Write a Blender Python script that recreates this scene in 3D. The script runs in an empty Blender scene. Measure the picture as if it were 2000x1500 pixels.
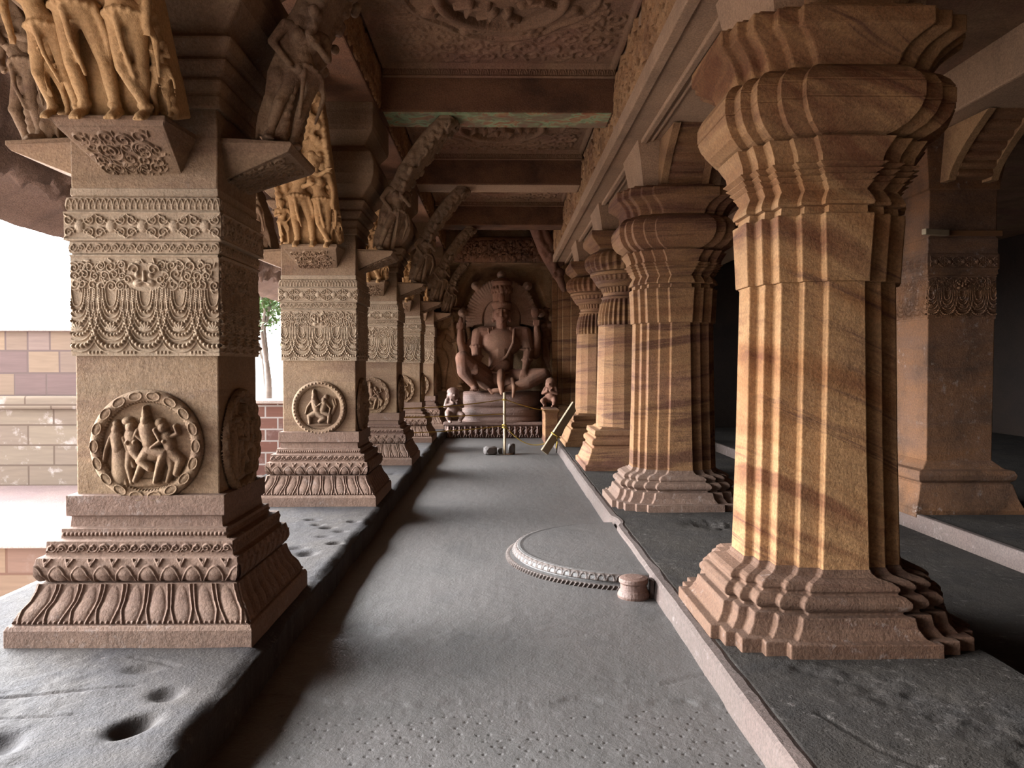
import bpy, bmesh, math, random
import numpy as np
from mathutils import Vector, Matrix

# ------------------------------------------------------------------ camera, sky, exposure
C = bpy.context.scene.collection
S = bpy.context.scene
PI = math.pi
cam_d = bpy.data.cameras.new('camera')
cam_d.sensor_width = 36.0
cam_d.lens = 27.0                       # 1500 px of focal length on a 2000 px frame
cam_d.clip_end = 300
cam = bpy.data.objects.new('camera', cam_d); C.objects.link(cam)
cam.location = (0, 0, 1.6)
cam.rotation_euler = (PI/2 - 0.0237, 0, -0.016)
S.camera = cam
S.view_settings.view_transform = 'Standard'
S.view_settings.look = 'None'
S.view_settings.exposure = 1.45
S.view_settings.gamma = 1.0
S.view_settings.use_curve_mapping = False

SKY_LOBE, SKY_BASE = 38.0, 1.1
w = bpy.data.worlds.new('overcast_sky'); S.world = w; w.use_nodes = True
nt = w.node_tree; nt.nodes.clear()
wo = nt.nodes.new('ShaderNodeOutputWorld'); wb = nt.nodes.new('ShaderNodeBackground')
N = nt.nodes.new; LK = nt.links.new
# overcast sky: brighter towards the zenith and towards the veiled sun over the courtyard (-x)
tc = N('ShaderNodeTexCoord'); nrm = N('ShaderNodeVectorMath'); nrm.operation='NORMALIZE'; LK(tc.outputs['Generated'], nrm.inputs[0])
sp_ = N('ShaderNodeSeparateXYZ'); LK(nrm.outputs[0], sp_.inputs[0])
bandr = N('ShaderNodeMapRange'); bandr.interpolation_type='SMOOTHSTEP'; LK(sp_.outputs[2], bandr.inputs[0]); bandr.inputs[1].default_value=-0.1; bandr.inputs[2].default_value=0.40; bandr.inputs[3].default_value=0.6
dx = N('ShaderNodeVectorMath'); dx.operation='DOT_PRODUCT'; LK(nrm.outputs[0], dx.inputs[0]); dx.inputs[1].default_value=(-0.93,0.36,0)
side = N('ShaderNodeMapRange'); side.interpolation_type='SMOOTHSTEP'; LK(dx.outputs['Value'], side.inputs[0]); side.inputs[1].default_value=0.40; side.inputs[2].default_value=0.98
mu = N('ShaderNodeMath'); mu.operation='MULTIPLY'; LK(bandr.outputs[0], mu.inputs[0]); LK(side.outputs[0], mu.inputs[1])
ml = N('ShaderNodeMath'); ml.operation='MULTIPLY_ADD'; LK(mu.outputs[0], ml.inputs[0]); ml.inputs[1].default_value=SKY_LOBE; ml.inputs[2].default_value=SKY_BASE
LK(ml.outputs[0], wb.inputs['Strength']); wb.inputs['Color'].default_value=(0.93,0.97,1.0,1)
LK(wb.outputs[0], wo.inputs[0])

# sky portal over the open side: only guides sampling of the sky light
por = bpy.data.lights.new('sky_portal', 'AREA'); por.shape = 'RECTANGLE'; por.size = 30; por.size_y = 3.4
por.cycles.is_portal = True
po = bpy.data.objects.new('sky_portal', por); C.objects.link(po)
po.location = (-4.6, 6.0, 1.3); po.rotation_euler = (PI/2, 0, -PI/2)

# ------------------------------------------------------------------ helpers
RNG = np.random.RandomState(7)
random.seed(5)

def new_mesh(name, verts, faces, smooth=False):
    me = bpy.data.meshes.new(name)
    me.from_pydata([tuple(v) for v in verts], [], [tuple(f) for f in faces])
    me.update()
    if smooth: me.polygons.foreach_set('use_smooth', [True]*len(me.polygons))
    return me

def link(name, me, mat, parent=None, loc=(0,0,0), rotz=0.0):
    o = bpy.data.objects.new(name, me); C.objects.link(o)
    if mat is not None and len(me.materials) == 0: me.materials.append(mat)
    o.location = loc; o.rotation_euler = (0,0,rotz)
    if parent is not None: o.parent = parent
    return o

def tag(o, label=None, cat=None, group=None, kind=None):
    if label: o['label'] = label
    if cat: o['category'] = cat
    if group: o['group'] = group
    if kind: o['kind'] = kind
    return o

def thing(name, label, cat, loc=(0,0,0), group=None):
    o = bpy.data.objects.new(name, None); C.objects.link(o)
    o.location = loc; o.empty_display_size = .1
    return tag(o, label, cat, group)

def dup(root, loc, label):
    r = root.copy(); C.objects.link(r); r.location = loc; r['label'] = label
    for ch in list(root.children):
        c = ch.copy(); C.objects.link(c); c.parent = r
        for g in list(ch.children):
            e = g.copy(); C.objects.link(e); e.parent = c
    return r

def bevel(o, wd=.006, seg=2, ang=30):
    m = o.modifiers.new('bevel', 'BEVEL'); m.width = wd; m.segments = seg; m.limit_method = 'ANGLE'
    m.angle_limit = math.radians(ang); m.use_clamp_overlap = True
    return o

def sweep(plan, prof, yscale=1.0, cap=True):
    """plan: ccw list of (x,y); prof: list of (z,t): every corner moves out diagonally by t (mitred moulding)"""
    V=[];F=[];n=len(plan)
    for z,t in prof:
        for x,y in plan:
            V.append((x+math.copysign(t,x), (y+math.copysign(t,y))*yscale, z))
    for k in range(len(prof)-1):
        for i in range(n):
            j=(i+1)%n
            F.append((k*n+i,k*n+j,(k+1)*n+j,(k+1)*n+i))
    if cap:
        F.append(tuple(range(n-1,-1,-1))); F.append(tuple((len(prof)-1)*n+i for i in range(n)))
    return V,F

def rect(hx,hy): return [(-hx,-hy),(hx,-hy),(hx,hy),(-hx,hy)]

def box(x0,x1,y0,y1,z0,z1):
    V=[(x0,y0,z0),(x1,y0,z0),(x1,y1,z0),(x0,y1,z0),(x0,y0,z1),(x1,y0,z1),(x1,y1,z1),(x0,y1,z1)]
    return V,[(3,2,1,0),(4,5,6,7),(0,1,5,4),(1,2,6,5),(2,3,7,6),(3,0,4,7)]

class MB:
    def __init__(s): s.V=[];s.F=[]
    def add(s,vf):
        n=len(s.V); s.V+=list(vf[0]); s.F+=[tuple(i+n for i in f) for f in vf[1]]; return s
    def mesh(s,name,smooth=False): return new_mesh(name,s.V,s.F,smooth)

def noise2(x,y,seed=0):
    """vectorised value noise"""
    xi=np.floor(x).astype(np.int64); yi=np.floor(y).astype(np.int64); xf=x-xi; yf=y-yi
    def h(a,b):
        n=(a*374761393+b*668265263+seed*982451653)&0x7fffffff
        n=(n^(n>>13))*1274126177&0x7fffffff
        return ((n^(n>>16))&0xffff)/65535.0
    u=xf*xf*(3-2*xf); v=yf*yf*(3-2*yf)
    return (h(xi,yi)*(1-u)+h(xi+1,yi)*u)*(1-v)+(h(xi,yi+1)*(1-u)+h(xi+1,yi+1)*u)*v
def fbm(x,y,seed=0,oct=4):
    a=0.5;s=0
    for k in range(oct):
        s=s+a*(noise2(x,y,seed+k)-.5); x=x*2.03+5.1;y=y*2.03+1.7;a*=.5
    return s

# ------------------------------------------------------------------ carved relief as a height field
class HF:
    def __init__(s,W,H,res):
        s.W,s.H=W,H; s.nx=int(W/res)+1; s.ny=int(H/res)+1
        s.x=np.linspace(0,W,s.nx); s.y=np.linspace(0,H,s.ny); s.h=np.zeros((s.ny,s.nx)); s.res=res
    def _bb(s,x0,x1,y0,y1):
        i0=max(0,int(np.searchsorted(s.x,x0))-1);i1=min(s.nx,int(np.searchsorted(s.x,x1))+1)
        j0=max(0,int(np.searchsorted(s.y,y0))-1);j1=min(s.ny,int(np.searchsorted(s.y,y1))+1)
        return i0,i1,j0,j1
    def seg(s,p,q,r0,h,r1=None,base=None):
        r1=r0 if r1 is None else r1; R=max(r0,r1)
        i0,i1,j0,j1=s._bb(min(p[0],q[0])-R,max(p[0],q[0])+R,min(p[1],q[1])-R,max(p[1],q[1])+R)
        if i1<=i0 or j1<=j0: return
        X,Y=np.meshgrid(s.x[i0:i1],s.y[j0:j1])
        dx,dy=q[0]-p[0],q[1]-p[1]; L=dx*dx+dy*dy+1e-12
        t=np.clip(((X-p[0])*dx+(Y-p[1])*dy)/L,0,1)
        D=np.hypot(X-p[0]-t*dx,Y-p[1]-t*dy); r=r0+(r1-r0)*t
        k=np.sqrt(np.clip(1-(D/r)**2,0,1))*h
        if base is not None: k=np.where(k>0,k+base,0)
        s.h[j0:j1,i0:i1]=np.maximum(s.h[j0:j1,i0:i1],k)
    def poly(s,pts,r,h,r1=None,base=None):
        n=len(pts)-1; r1=r if r1 is None else r1
        for k in range(n):
            s.seg(pts[k],pts[k+1],r+(r1-r)*k/n,h,r+(r1-r)*(k+1)/n,base)
    def dot(s,c,r,h,base=None,ry=None):
        ry=ry or r
        i0,i1,j0,j1=s._bb(c[0]-r,c[0]+r,c[1]-ry,c[1]+ry)
        if i1<=i0 or j1<=j0: return
        X,Y=np.meshgrid(s.x[i0:i1],s.y[j0:j1])
        k=np.sqrt(np.clip(1-((X-c[0])/r)**2-((Y-c[1])/ry)**2,0,1))*h
        if base is not None: k=np.where(k>0,k+base,0)
        s.h[j0:j1,i0:i1]=np.maximum(s.h[j0:j1,i0:i1],k)
    def spiral(s,c,R,a0,turns,dirn,r,h):
        n=int(14*turns)+4
        pts=[(c[0]+R*(1-.86*k/n)*math.cos(a0+dirn*2*PI*turns*k/n),c[1]+R*(1-.86*k/n)*math.sin(a0+dirn*2*PI*turns*k/n)) for k in range(n+1)]
        s.poly(pts,r,h,r*.75)
    def beads(s,pts,r,h,gap=2.1,r1=None):
        """beads at even spacing along a polyline; radius may grow towards its middle"""
        P=[Vector((a,b)) for a,b in pts]; L=[0]
        for a,b in zip(P[:-1],P[1:]): L.append(L[-1]+(b-a).length)
        T=L[-1]; d=0; k=0
        while d<T:
            while k<len(P)-2 and L[k+1]<d: k+=1
            f=(d-L[k])/max(1e-9,L[k+1]-L[k]); q=P[k].lerp(P[k+1],f)
            m=math.sin(PI*d/T); rr=r+((r1 or r)-r)*m*m
            s.dot((q.x,q.y),rr,h*rr/r if r1 else h); d+=rr*gap
    def foliage(s,x0,x1,y0,y1,cell,r,h,seed=1):
        rs=np.random.RandomState(seed)
        y=y0+cell*.5
        while y<y1-cell*.3:
            x=x0+cell*.5*rs.rand()+cell*.3
            while x<x1-cell*.3:
                R=cell*(.36+.2*rs.rand()); dr=1 if rs.rand()<.5 else -1
                s.spiral((x+rs.uniform(-.1,.1)*cell,y+rs.uniform(-.15,.15)*cell),R,rs.rand()*6.3,1.1+rs.rand()*.7,dr,r,h)
                for q in range(3):
                    a=rs.rand()*6.3; s.seg((x+R*math.cos(a),y+R*math.sin(a)),(x+R*1.5*math.cos(a+.5),y+R*1.5*math.sin(a+.5)),r*1.3,h*.9,r*.5)
                x+=cell*(.75+.3*rs.rand())
            y+=cell*.8
    def mesh(s,name,fmap,mask=None,skirt=True):
        """fmap(X,Y,h)->(x,y,z) arrays"""
        X,Y=np.meshgrid(s.x,s.y)
        P=fmap(X,Y,s.h); co=np.stack([np.broadcast_to(p,X.shape) for p in P],-1).reshape(-1,3)
        nx,ny=s.nx,s.ny
        idx=np.arange(nx*ny).reshape(ny,nx)
        q=np.stack([idx[:-1,:-1],idx[:-1,1:],idx[1:,1:],idx[1:,:-1]],-1).reshape(-1,4)
        if mask is not None:
            m=mask(X,Y); mm=(m[:-1,:-1]&m[:-1,1:]&m[1:,1:]&m[1:,:-1]).reshape(-1); q=q[mm]
        V=co.tolist(); F=q.tolist()
        if skirt and mask is None:
            P0=fmap(X,Y,np.full_like(X,-.02)); c0=np.stack([np.broadcast_to(p,X.shape) for p in P0],-1)
            ring=[(0,i) for i in range(nx)]+[(j,nx-1) for j in range(1,ny)]+[(ny-1,i) for i in range(nx-2,-1,-1)]+[(j,0) for j in range(ny-2,0,-1)]
            b=len(V)
            for j,i in ring: V.append(tuple(c0[j,i]))
            n=len(ring)
            for k in range(n):
                a=idx[ring[k]];c=idx[ring[(k+1)%n]]
                F.append((int(a),b+k,b+(k+1)%n,int(c)))
        me=bpy.data.meshes.new(name); me.from_pydata(V,[],F); me.update()
        me.polygons.foreach_set('use_smooth',[True]*len(me.polygons))
        return me

def fix_normals(me):
    bm=bmesh.new(); bm.from_mesh(me); bmesh.ops.recalc_face_normals(bm,faces=bm.faces); bm.to_mesh(me); bm.free(); return me

# ------------------------------------------------------------------ blobby carved bodies (voxel-fused)
def ellipsoid(c,r,rot=None,n=18,m=12):
    if max(r)>.2: n,m=40,26
    V=[];F=[]
    R=rot if rot is not None else Matrix.Identity(3)
    for j in range(m+1):
        ph=PI*j/m
        for i in range(n):
            a=2*PI*i/n
            v=R@Vector((r[0]*math.sin(ph)*math.cos(a),r[1]*math.sin(ph)*math.sin(a),r[2]*math.cos(ph)))
            V.append((c[0]+v.x,c[1]+v.y,c[2]+v.z))
    for j in range(m):
        for i in range(n):
            k=(i+1)%n; F.append((j*n+i,(j+1)*n+i,(j+1)*n+k,j*n+k))
    return V,F
def capsule(p,q,r0,r1,n=12):
    p=Vector(p);q=Vector(q);d=(q-p);L=max(d.length,1e-6);z=d/L
    x=z.orthogonal().normalized();y=z.cross(x)
    V=[];F=[];rings=[]
    for k in range(0,5):
        a=PI/2*k/4; rings.append((-r0*math.cos(a),max(r0*math.sin(a),1e-4)))
    for k in range(0,5):
        a=PI/2*k/4; rings.append((L+r1*math.sin(a),max(r1*math.cos(a),1e-4)))
    for t,r in rings:
        for i in range(n):
            a=2*PI*i/n; v=p+z*t+x*(r*math.cos(a))+y*(r*math.sin(a)); V.append(tuple(v))
    m=len(rings)
    for j in range(m-1):
        for i in range(n):
            k=(i+1)%n; F.append((j*n+i,j*n+k,(j+1)*n+k,(j+1)*n+i))
    F.append(tuple(range(n-1,-1,-1)));F.append(tuple((m-1)*n+i for i in range(n)))
    return V,F

class Body(MB):
    def cap(s,p,q,r0,r1=None): s.add(capsule(p,q,r0,r0 if r1 is None else r1)); return s
    def ell(s,c,r,rot=None): s.add(ellipsoid(c,r,rot)); return s
    def chain(s,pts,rs):
        for k in range(len(pts)-1): s.cap(pts[k],pts[k+1],rs[k],rs[k+1])
        return s
    def fuse(s,name,voxel,smooth=2,xf=None):
        me=s.mesh(name+'_src')
        if xf is not None: me.transform(xf)
        o=bpy.data.objects.new('tmp',me); C.objects.link(o)
        m=o.modifiers.new('r','REMESH'); m.mode='VOXEL'; m.voxel_size=voxel; m.use_smooth_shade=True
        if smooth:
            m2=o.modifiers.new('s','SMOOTH'); m2.iterations=smooth; m2.factor=.5
        dg=bpy.context.evaluated_depsgraph_get(); dg.update()
        out=bpy.data.meshes.new_from_object(o.evaluated_get(dg)); out.name=name
        bpy.data.objects.remove(o); 
        out.polygons.foreach_set('use_smooth',[True]*len(out.polygons))
        return out

# ------------------------------------------------------------------ materials
def nodes(name):
    m=bpy.data.materials.new(name); m.use_nodes=True; nt=m.node_tree; nt.nodes.clear()
    out=nt.nodes.new('ShaderNodeOutputMaterial'); b=nt.nodes.new('ShaderNodeBsdfPrincipled')
    nt.links.new(b.outputs[0],out.inputs[0]); return m,nt,b
def mix(nt,fac,a,b,mode='MIX'):
    n=nt.nodes.new('ShaderNodeMix'); n.data_type='RGBA'; n.blend_type=mode
    for s,v in ((0,fac),(6,a),(7,b)):
        if hasattr(v,'is_linked'): nt.links.new(v,n.inputs[s])
        else: n.inputs[s].default_value=v if s==0 else (*v,1)
    return n.outputs[2]
def noise(nt,vec,scale,detail=4,rough=.55,dist=0):
    n=nt.nodes.new('ShaderNodeTexNoise'); n.inputs['Scale'].default_value=scale; n.inputs['Detail'].default_value=detail
    n.inputs['Roughness'].default_value=rough; n.inputs['Distortion'].default_value=dist
    nt.links.new(vec,n.inputs['Vector']); return n.outputs['Fac']
def mapping(nt,vec,loc=(0,0,0),rot=(0,0,0),sc=(1,1,1)):
    n=nt.nodes.new('ShaderNodeMapping'); nt.links.new(vec,n.inputs['Vector'])
    n.inputs['Location'].default_value=loc; n.inputs['Rotation'].default_value=rot; n.inputs['Scale'].default_value=sc
    return n.outputs[0]
def ramp(nt,fac,stops):
    n=nt.nodes.new('ShaderNodeValToRGB'); nt.links.new(fac,n.inputs[0]); e=n.color_ramp.elements
    while len(e)<len(stops): e.new(.5)
    for k,(p,c) in enumerate(stops):
        e[k].position=p; e[k].color=(*c,1) if len(c)==3 else (c[0],c[0],c[0],1)
    return n.outputs[0]
def rgb(r,g,b):
    f=lambda c:((c/255+.055)/1.055)**2.4 if c>10 else c/255/12.92
    return (f(r),f(g),f(b))
RGB=rgb

def stone(name,cols,tilt=0.05,zs=5.0,rough=.85,bump=.35,dark=.45,dust=.0,darkcol=(70,52,44),xs=.5,spec=.25,lines=0.0,grain=.9,pink=.0):
    """weathered sandstone: tilted strata + blotches + grain, all in world position"""
    m,nt,b=nodes(name)
    g=nt.nodes.new('ShaderNodeNewGeometry').outputs['Position']
    rg=mapping(nt,g,rot=(0,tilt,0))
    st=mapping(nt,rg,sc=(xs,xs,zs))
    s1=noise(nt,st,1.0,6,.62,.5)
    ALB=.60
    rgb=lambda *c:tuple(ALB*v for v in RGB(*c))
    n=len(cols); col=ramp(nt,s1,[(0.28+.44*k/(n-1),rgb(*c)) for k,c in enumerate(cols)])
    bl=noise(nt,g,1.7,5,.6,.3)
    col=mix(nt,ramp(nt,bl,[(.46,(0,)),(.72,(dark,))]),col,rgb(*darkcol))
    if pink>0:
        pk=noise(nt,mapping(nt,g,loc=(3,7,1)),1.1,3,.5)
        col=mix(nt,ramp(nt,pk,[(.5,(0,)),(.65,(pink,))]),col,rgb(176,120,108))
    if lines>0:
        l=noise(nt,mapping(nt,rg,sc=(.5,.5,14)),1.0,5,.75,.5)
        lm=noise(nt,mapping(nt,rg,loc=(1,2,5),sc=(.6,.6,1.9)),1.0,3)
        a=ramp(nt,l,[(.54,(0,)),(.64,(lines,))]); bb=ramp(nt,lm,[(.47,(0,)),(.57,(1,))])
        col=mix(nt,mix(nt,1.0,a,bb,'MULTIPLY'),col,rgb(96,58,48))
    fine=noise(nt,g,62,5,.8)
    col=mix(nt,1.0,col,ramp(nt,fine,[(.34,(1-.5*grain,)),(.62,(1.0,))]),'MULTIPLY')
    if dust>0:
        du=noise(nt,g,16,6,.75); dm=noise(nt,mapping(nt,g,loc=(9,3,0)),2.2,3,.6)
        a=ramp(nt,du,[(.56,(0,)),(.66,(dust,))]); bb=ramp(nt,dm,[(.45,(0,)),(.6,(1,))])
        col=mix(nt,mix(nt,1.0,a,bb,'MULTIPLY'),col,rgb(205,192,186))
    nt.links.new(col,b.inputs['Base Color'])
    b.inputs['Roughness'].default_value=rough; b.inputs['Specular IOR Level'].default_value=spec
    bn=noise(nt,g,70,4,.7); bn2=noise(nt,g,9,5,.6)
    ad=nt.nodes.new('ShaderNodeMath'); ad.operation='MULTIPLY_ADD'; nt.links.new(bn2,ad.inputs[0]); ad.inputs[1].default_value=2.2; nt.links.new(bn,ad.inputs[2])
    bp=nt.nodes.new('ShaderNodeBump'); bp.inputs['Strength'].default_value=bump; bp.inputs['Distance'].default_value=.02
    nt.links.new(ad.outputs[0],bp.inputs['Height']); nt.links.new(bp.outputs[0],b.inputs['Normal'])
    return m

M={}
M['left']=stone('buff_sandstone',[(142,110,84),(164,134,104),(172,140,110),(148,116,92),(160,128,100)],tilt=.06,zs=3.5,dark=.30,darkcol=(112,100,88),dust=.15,grain=.8)
M['left_foot']=stone('dusty_foot_sandstone',[(122,94,80),(144,114,98),(150,120,102),(130,100,88)],tilt=.05,zs=3.5,dark=.3,darkcol=(94,80,74),dust=.3,grain=.8)
M['carved']=stone('grey_buff_sandstone',[(172,144,118),(194,168,140),(202,176,148),(180,152,126)],tilt=.1,zs=3,dark=.4,darkcol=(122,108,94),grain=.7)
M['ochre']=stone('ochre_stained_sandstone',[(196,120,44),(236,176,82),(250,204,118),(214,138,58)],tilt=.1,zs=3,dark=.5,darkcol=(96,72,44),grain=.8)
M['right']=stone('banded_sandstone',[(128,76,46),(168,116,72),(190,142,96),(138,88,56),(164,116,76)],tilt=-.42,zs=2.6,dark=.30,darkcol=(84,60,48),lines=.75,grain=.9)
M['right_far']=stone('level_banded_sandstone',[(112,72,48),(160,112,74),(176,130,88),(116,76,54),(156,112,78)],tilt=.06,zs=4.5,dark=.2,darkcol=(92,66,56),lines=.6,pink=.2)
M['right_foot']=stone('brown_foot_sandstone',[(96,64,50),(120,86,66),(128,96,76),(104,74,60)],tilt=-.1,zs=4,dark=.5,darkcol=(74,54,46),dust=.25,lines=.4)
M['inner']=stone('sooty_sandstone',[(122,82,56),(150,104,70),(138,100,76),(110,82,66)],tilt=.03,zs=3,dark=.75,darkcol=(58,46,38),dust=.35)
M['ceiling']=stone('ceiling_sandstone',[(150,116,88),(180,142,110),(168,128,98),(150,116,90)],tilt=0,zs=1,xs=.7,dark=.5,darkcol=(78,56,46),bump=.5,pink=.3)
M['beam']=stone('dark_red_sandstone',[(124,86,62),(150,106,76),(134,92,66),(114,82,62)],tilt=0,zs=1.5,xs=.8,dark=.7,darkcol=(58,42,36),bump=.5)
M['frieze']=stone('carved_ceiling_stone',[(180,134,94),(204,158,112),(192,144,102),(156,112,78)],tilt=0,zs=1,dark=.8,darkcol=(100,62,42),bump=.4)
M['eave']=stone('eave_rock',[(140,114,98),(162,132,114),(150,120,104),(124,102,90)],tilt=.05,zs=2,dark=.55,darkcol=(72,58,54),bump=.8)
M['floor']=stone('worn_grey_floor',[(94,90,88),(106,101,98),(110,104,101),(98,94,92)],tilt=0,zs=1,xs=1.3,rough=.55,bump=.3,dark=.35,darkcol=(104,98,96),spec=.4,grain=.5)
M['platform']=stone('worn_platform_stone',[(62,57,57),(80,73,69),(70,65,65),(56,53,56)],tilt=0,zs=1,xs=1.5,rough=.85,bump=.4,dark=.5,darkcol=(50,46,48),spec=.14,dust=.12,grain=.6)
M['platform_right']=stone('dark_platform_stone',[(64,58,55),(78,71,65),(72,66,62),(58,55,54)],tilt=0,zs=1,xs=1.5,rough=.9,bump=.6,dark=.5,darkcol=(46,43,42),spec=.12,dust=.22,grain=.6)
M['curb']=stone('pink_curb_stone',[(100,86,80),(114,98,91),(106,91,85),(120,106,100)],tilt=0,zs=1,dark=.2,darkcol=(130,100,92),dust=.35)
M['statue']=stone('reddish_carved_stone',[(142,102,80),(160,118,94),(148,104,82),(130,98,82)],tilt=.0,zs=1.2,xs=1.2,dark=.55,darkcol=(80,62,54),bump=.35,pink=.2)
M['niche']=stone('niche_stone',[(196,158,118),(212,176,136),(190,148,110),(168,124,90)],tilt=0,zs=1,xs=1,dark=.7,darkcol=(66,46,36),bump=.5)
M['hoodm']=stone('pinkish_hood_stone',[(196,160,138),(210,174,150),(190,150,126),(172,136,114)],tilt=0,zs=1,dark=.4,darkcol=(90,66,54))
M['serpent']=stone('grey_red_carved_stone',[(136,106,94),(152,120,106),(142,110,98),(124,102,96)],tilt=0,zs=1.5,dark=.3,darkcol=(82,64,58),rough=.6,spec=.4)
M['moon']=stone('grey_brown_step_stone',[(96,82,75),(112,98,91),(104,89,82),(118,106,102)],tilt=0,zs=1,dark=.4,darkcol=(70,62,58),rough=.7,spec=.3)
M['paving']=stone('grey_pink_paving',[(150,126,122),(164,138,132),(156,130,128),(172,148,142)],tilt=0,zs=1,dark=.3,darkcol=(120,100,98),bump=.2)
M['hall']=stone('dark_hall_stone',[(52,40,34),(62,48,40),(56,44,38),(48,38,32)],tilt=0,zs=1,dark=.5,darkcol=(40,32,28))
M['court']=stone('courtyard_paving',[(226,206,198),(236,218,210),(230,212,204),(240,226,218)],tilt=0,zs=1,dark=.2,darkcol=(190,172,166),bump=.2)

def flat(name,col,rough=.7,bump=0,metal=0,scale=30,var=.2):
    m,nt,b=nodes(name); g=nt.nodes.new('ShaderNodeNewGeometry').outputs['Position']
    n=noise(nt,g,scale,3); c=mix(nt,ramp(nt,n,[(.3,(0,)),(.7,(1,))]),tuple(x*(1-var)*.62 for x in rgb(*col)),tuple(x*.62 for x in rgb(*col)))
    nt.links.new(c,b.inputs['Base Color']); b.inputs['Roughness'].default_value=rough; b.inputs['Metallic'].default_value=metal
    return m
M['rope']=flat('yellow_rope',(214,176,66)); M['wood']=flat('pale_weathered_wood',(176,154,122),scale=12)
M['wood_dark']=flat('brown_wood',(128,84,48),scale=12); M['rubble']=flat('grey_rubble',(96,86,82))
M['bark']=flat('pale_bark',(150,138,128),scale=9,var=.4); M['leaf']=flat('green_leaves',(112,150,84),scale=5,var=.4)
M['fresco']=None

def masonry(name,bw,bh,cols,mortar,msize=.012,off=.5,sq=1.0,dirt=.5):
    m,nt,b=nodes(name); g=nt.nodes.new('ShaderNodeNewGeometry').outputs['Position']
    sx=nt.nodes.new('ShaderNodeSeparateXYZ'); nt.links.new(g,sx.inputs[0]); cx=nt.nodes.new('ShaderNodeCombineXYZ')
    nt.links.new(sx.outputs[0],cx.inputs[0]); nt.links.new(sx.outputs[2],cx.inputs[1])
    br=nt.nodes.new('ShaderNodeTexBrick'); nt.links.new(cx.outputs[0],br.inputs['Vector'])
    br.inputs['Scale'].default_value=1; br.inputs['Brick Width'].default_value=bw; br.inputs['Row Height'].default_value=bh
    br.inputs['Mortar Size'].default_value=msize; br.inputs['Bias'].default_value=0
    br.inputs['Color1'].default_value=(0,0,0,1); br.inputs['Color2'].default_value=(1,1,1,1); br.inputs['Mortar'].default_value=(0,0,0,1)
    br.offset=off; br.squash=sq; br.squash_frequency=3
    r=ramp(nt,br.outputs['Color'],[(k/(len(cols)-1),tuple(.40*v for v in rgb(*c))) for k,c in enumerate(cols)])
    s=noise(nt,mapping(nt,g,rot=(0,.2,0),sc=(2,2,22)),1.0,3,.6,.5)
    r=mix(nt,1.0,r,ramp(nt,s,[(.3,(.82,)),(.7,(1,))]),'MULTIPLY')
    s2=noise(nt,g,3.2,5,.7); r=mix(nt,ramp(nt,s2,[(.55,(0,)),(.66,(dirt,))]),r,rgb(170,160,154))
    c=mix(nt,br.outputs['Fac'],r,tuple(.40*v for v in rgb(*mortar))); nt.links.new(c,b.inputs['Base Color']); b.inputs['Roughness'].default_value=.9
    bp=nt.nodes.new('ShaderNodeBump'); bp.invert=True; bp.inputs['Distance'].default_value=.02; bp.inputs['Strength'].default_value=.6
    nt.links.new(br.outputs['Fac'],bp.inputs['Height']); nt.links.new(bp.outputs[0],b.inputs['Normal'])
    return m
M['blocks']=masonry('mixed_block_masonry',.42,.30,[(156,126,122),(184,156,148),(204,172,142),(170,144,132),(210,188,162)],(140,116,110),off=.42,sq=.7,dirt=.0)
M['blocks_low']=masonry('pale_block_masonry',.85,.27,[(190,166,144),(182,158,140),(198,176,152),(176,152,136)],(140,116,98),off=.4,dirt=.85)
M['brick']=masonry('red_block_masonry',.40,.19,[(160,108,94),(174,120,104),(156,114,108),(180,130,114)],(236,228,224),msize=.013,dirt=.3)
M['orange_blocks']=masonry('orange_block_masonry',.75,.3,[(184,144,118),(200,164,132),(176,134,114)],(150,106,84),dirt=.1)

# fresco on a beam underside: patches of green, ochre, red paint on stone
m,nt_,b=nodes('faded_fresco'); g=nt_.nodes.new('ShaderNodeNewGeometry').outputs['Position']
n1=noise(nt_,mapping(nt_,g,sc=(1,1,1)),6,4,.6,1.0); n2=noise(nt_,mapping(nt_,g,loc=(4,4,4)),3.2,3,.6)
c=ramp(nt_,n1,[(.30,rgb(120,84,62)),(.42,rgb(112,128,92)),(.50,rgb(138,154,116)),(.56,rgb(150,120,84)),(.64,rgb(140,86,56)),(.75,rgb(120,92,74))])
c=mix(nt_,ramp(nt_,n2,[(.5,(0,)),(.62,(.8,))]),c,rgb(118,88,68))
nt_.links.new(c,b.inputs['Base Color']); b.inputs['Roughness'].default_value=.85; M['fresco']=m

# ------------------------------------------------------------------ floors and platforms (worn surfaces as real relief)
def span(a,b,step): return list(np.linspace(a,b,max(2,int(round((b-a)/step))+1)))
def surface(name,xs,ys,hfun,mat,depth=.6,parent=None,xedge=None):
    xs=np.array(xs);ys=np.array(ys); X,Y=np.meshgrid(xs,ys)
    if xedge is not None: X=xedge(X,Y)
    Z=hfun(X,Y); nx,ny=len(xs),len(ys)
    V=np.stack([X,Y,Z],-1).reshape(-1,3).tolist(); idx=np.arange(nx*ny).reshape(ny,nx)
    F=np.stack([idx[:-1,:-1],idx[:-1,1:],idx[1:,1:],idx[1:,:-1]],-1).reshape(-1,4).tolist()
    ring=[(0,i) for i in range(nx)]+[(j,nx-1) for j in range(1,ny)]+[(ny-1,i) for i in range(nx-2,-1,-1)]+[(j,0) for j in range(ny-2,0,-1)]
    b=len(V); zb=float(Z.min())-depth
    for j,i in ring: V.append((float(X[j,i]),float(Y[j,i]),zb))
    n=len(ring)
    for k in range(n): F.append((int(idx[ring[k]]),b+k,b+(k+1)%n,int(idx[ring[(k+1)%n]])))
    me=new_mesh(name,V,F,True)
    for p in me.polygons[-n:]: p.use_smooth=False
    return link(name,me,mat,parent)

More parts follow.
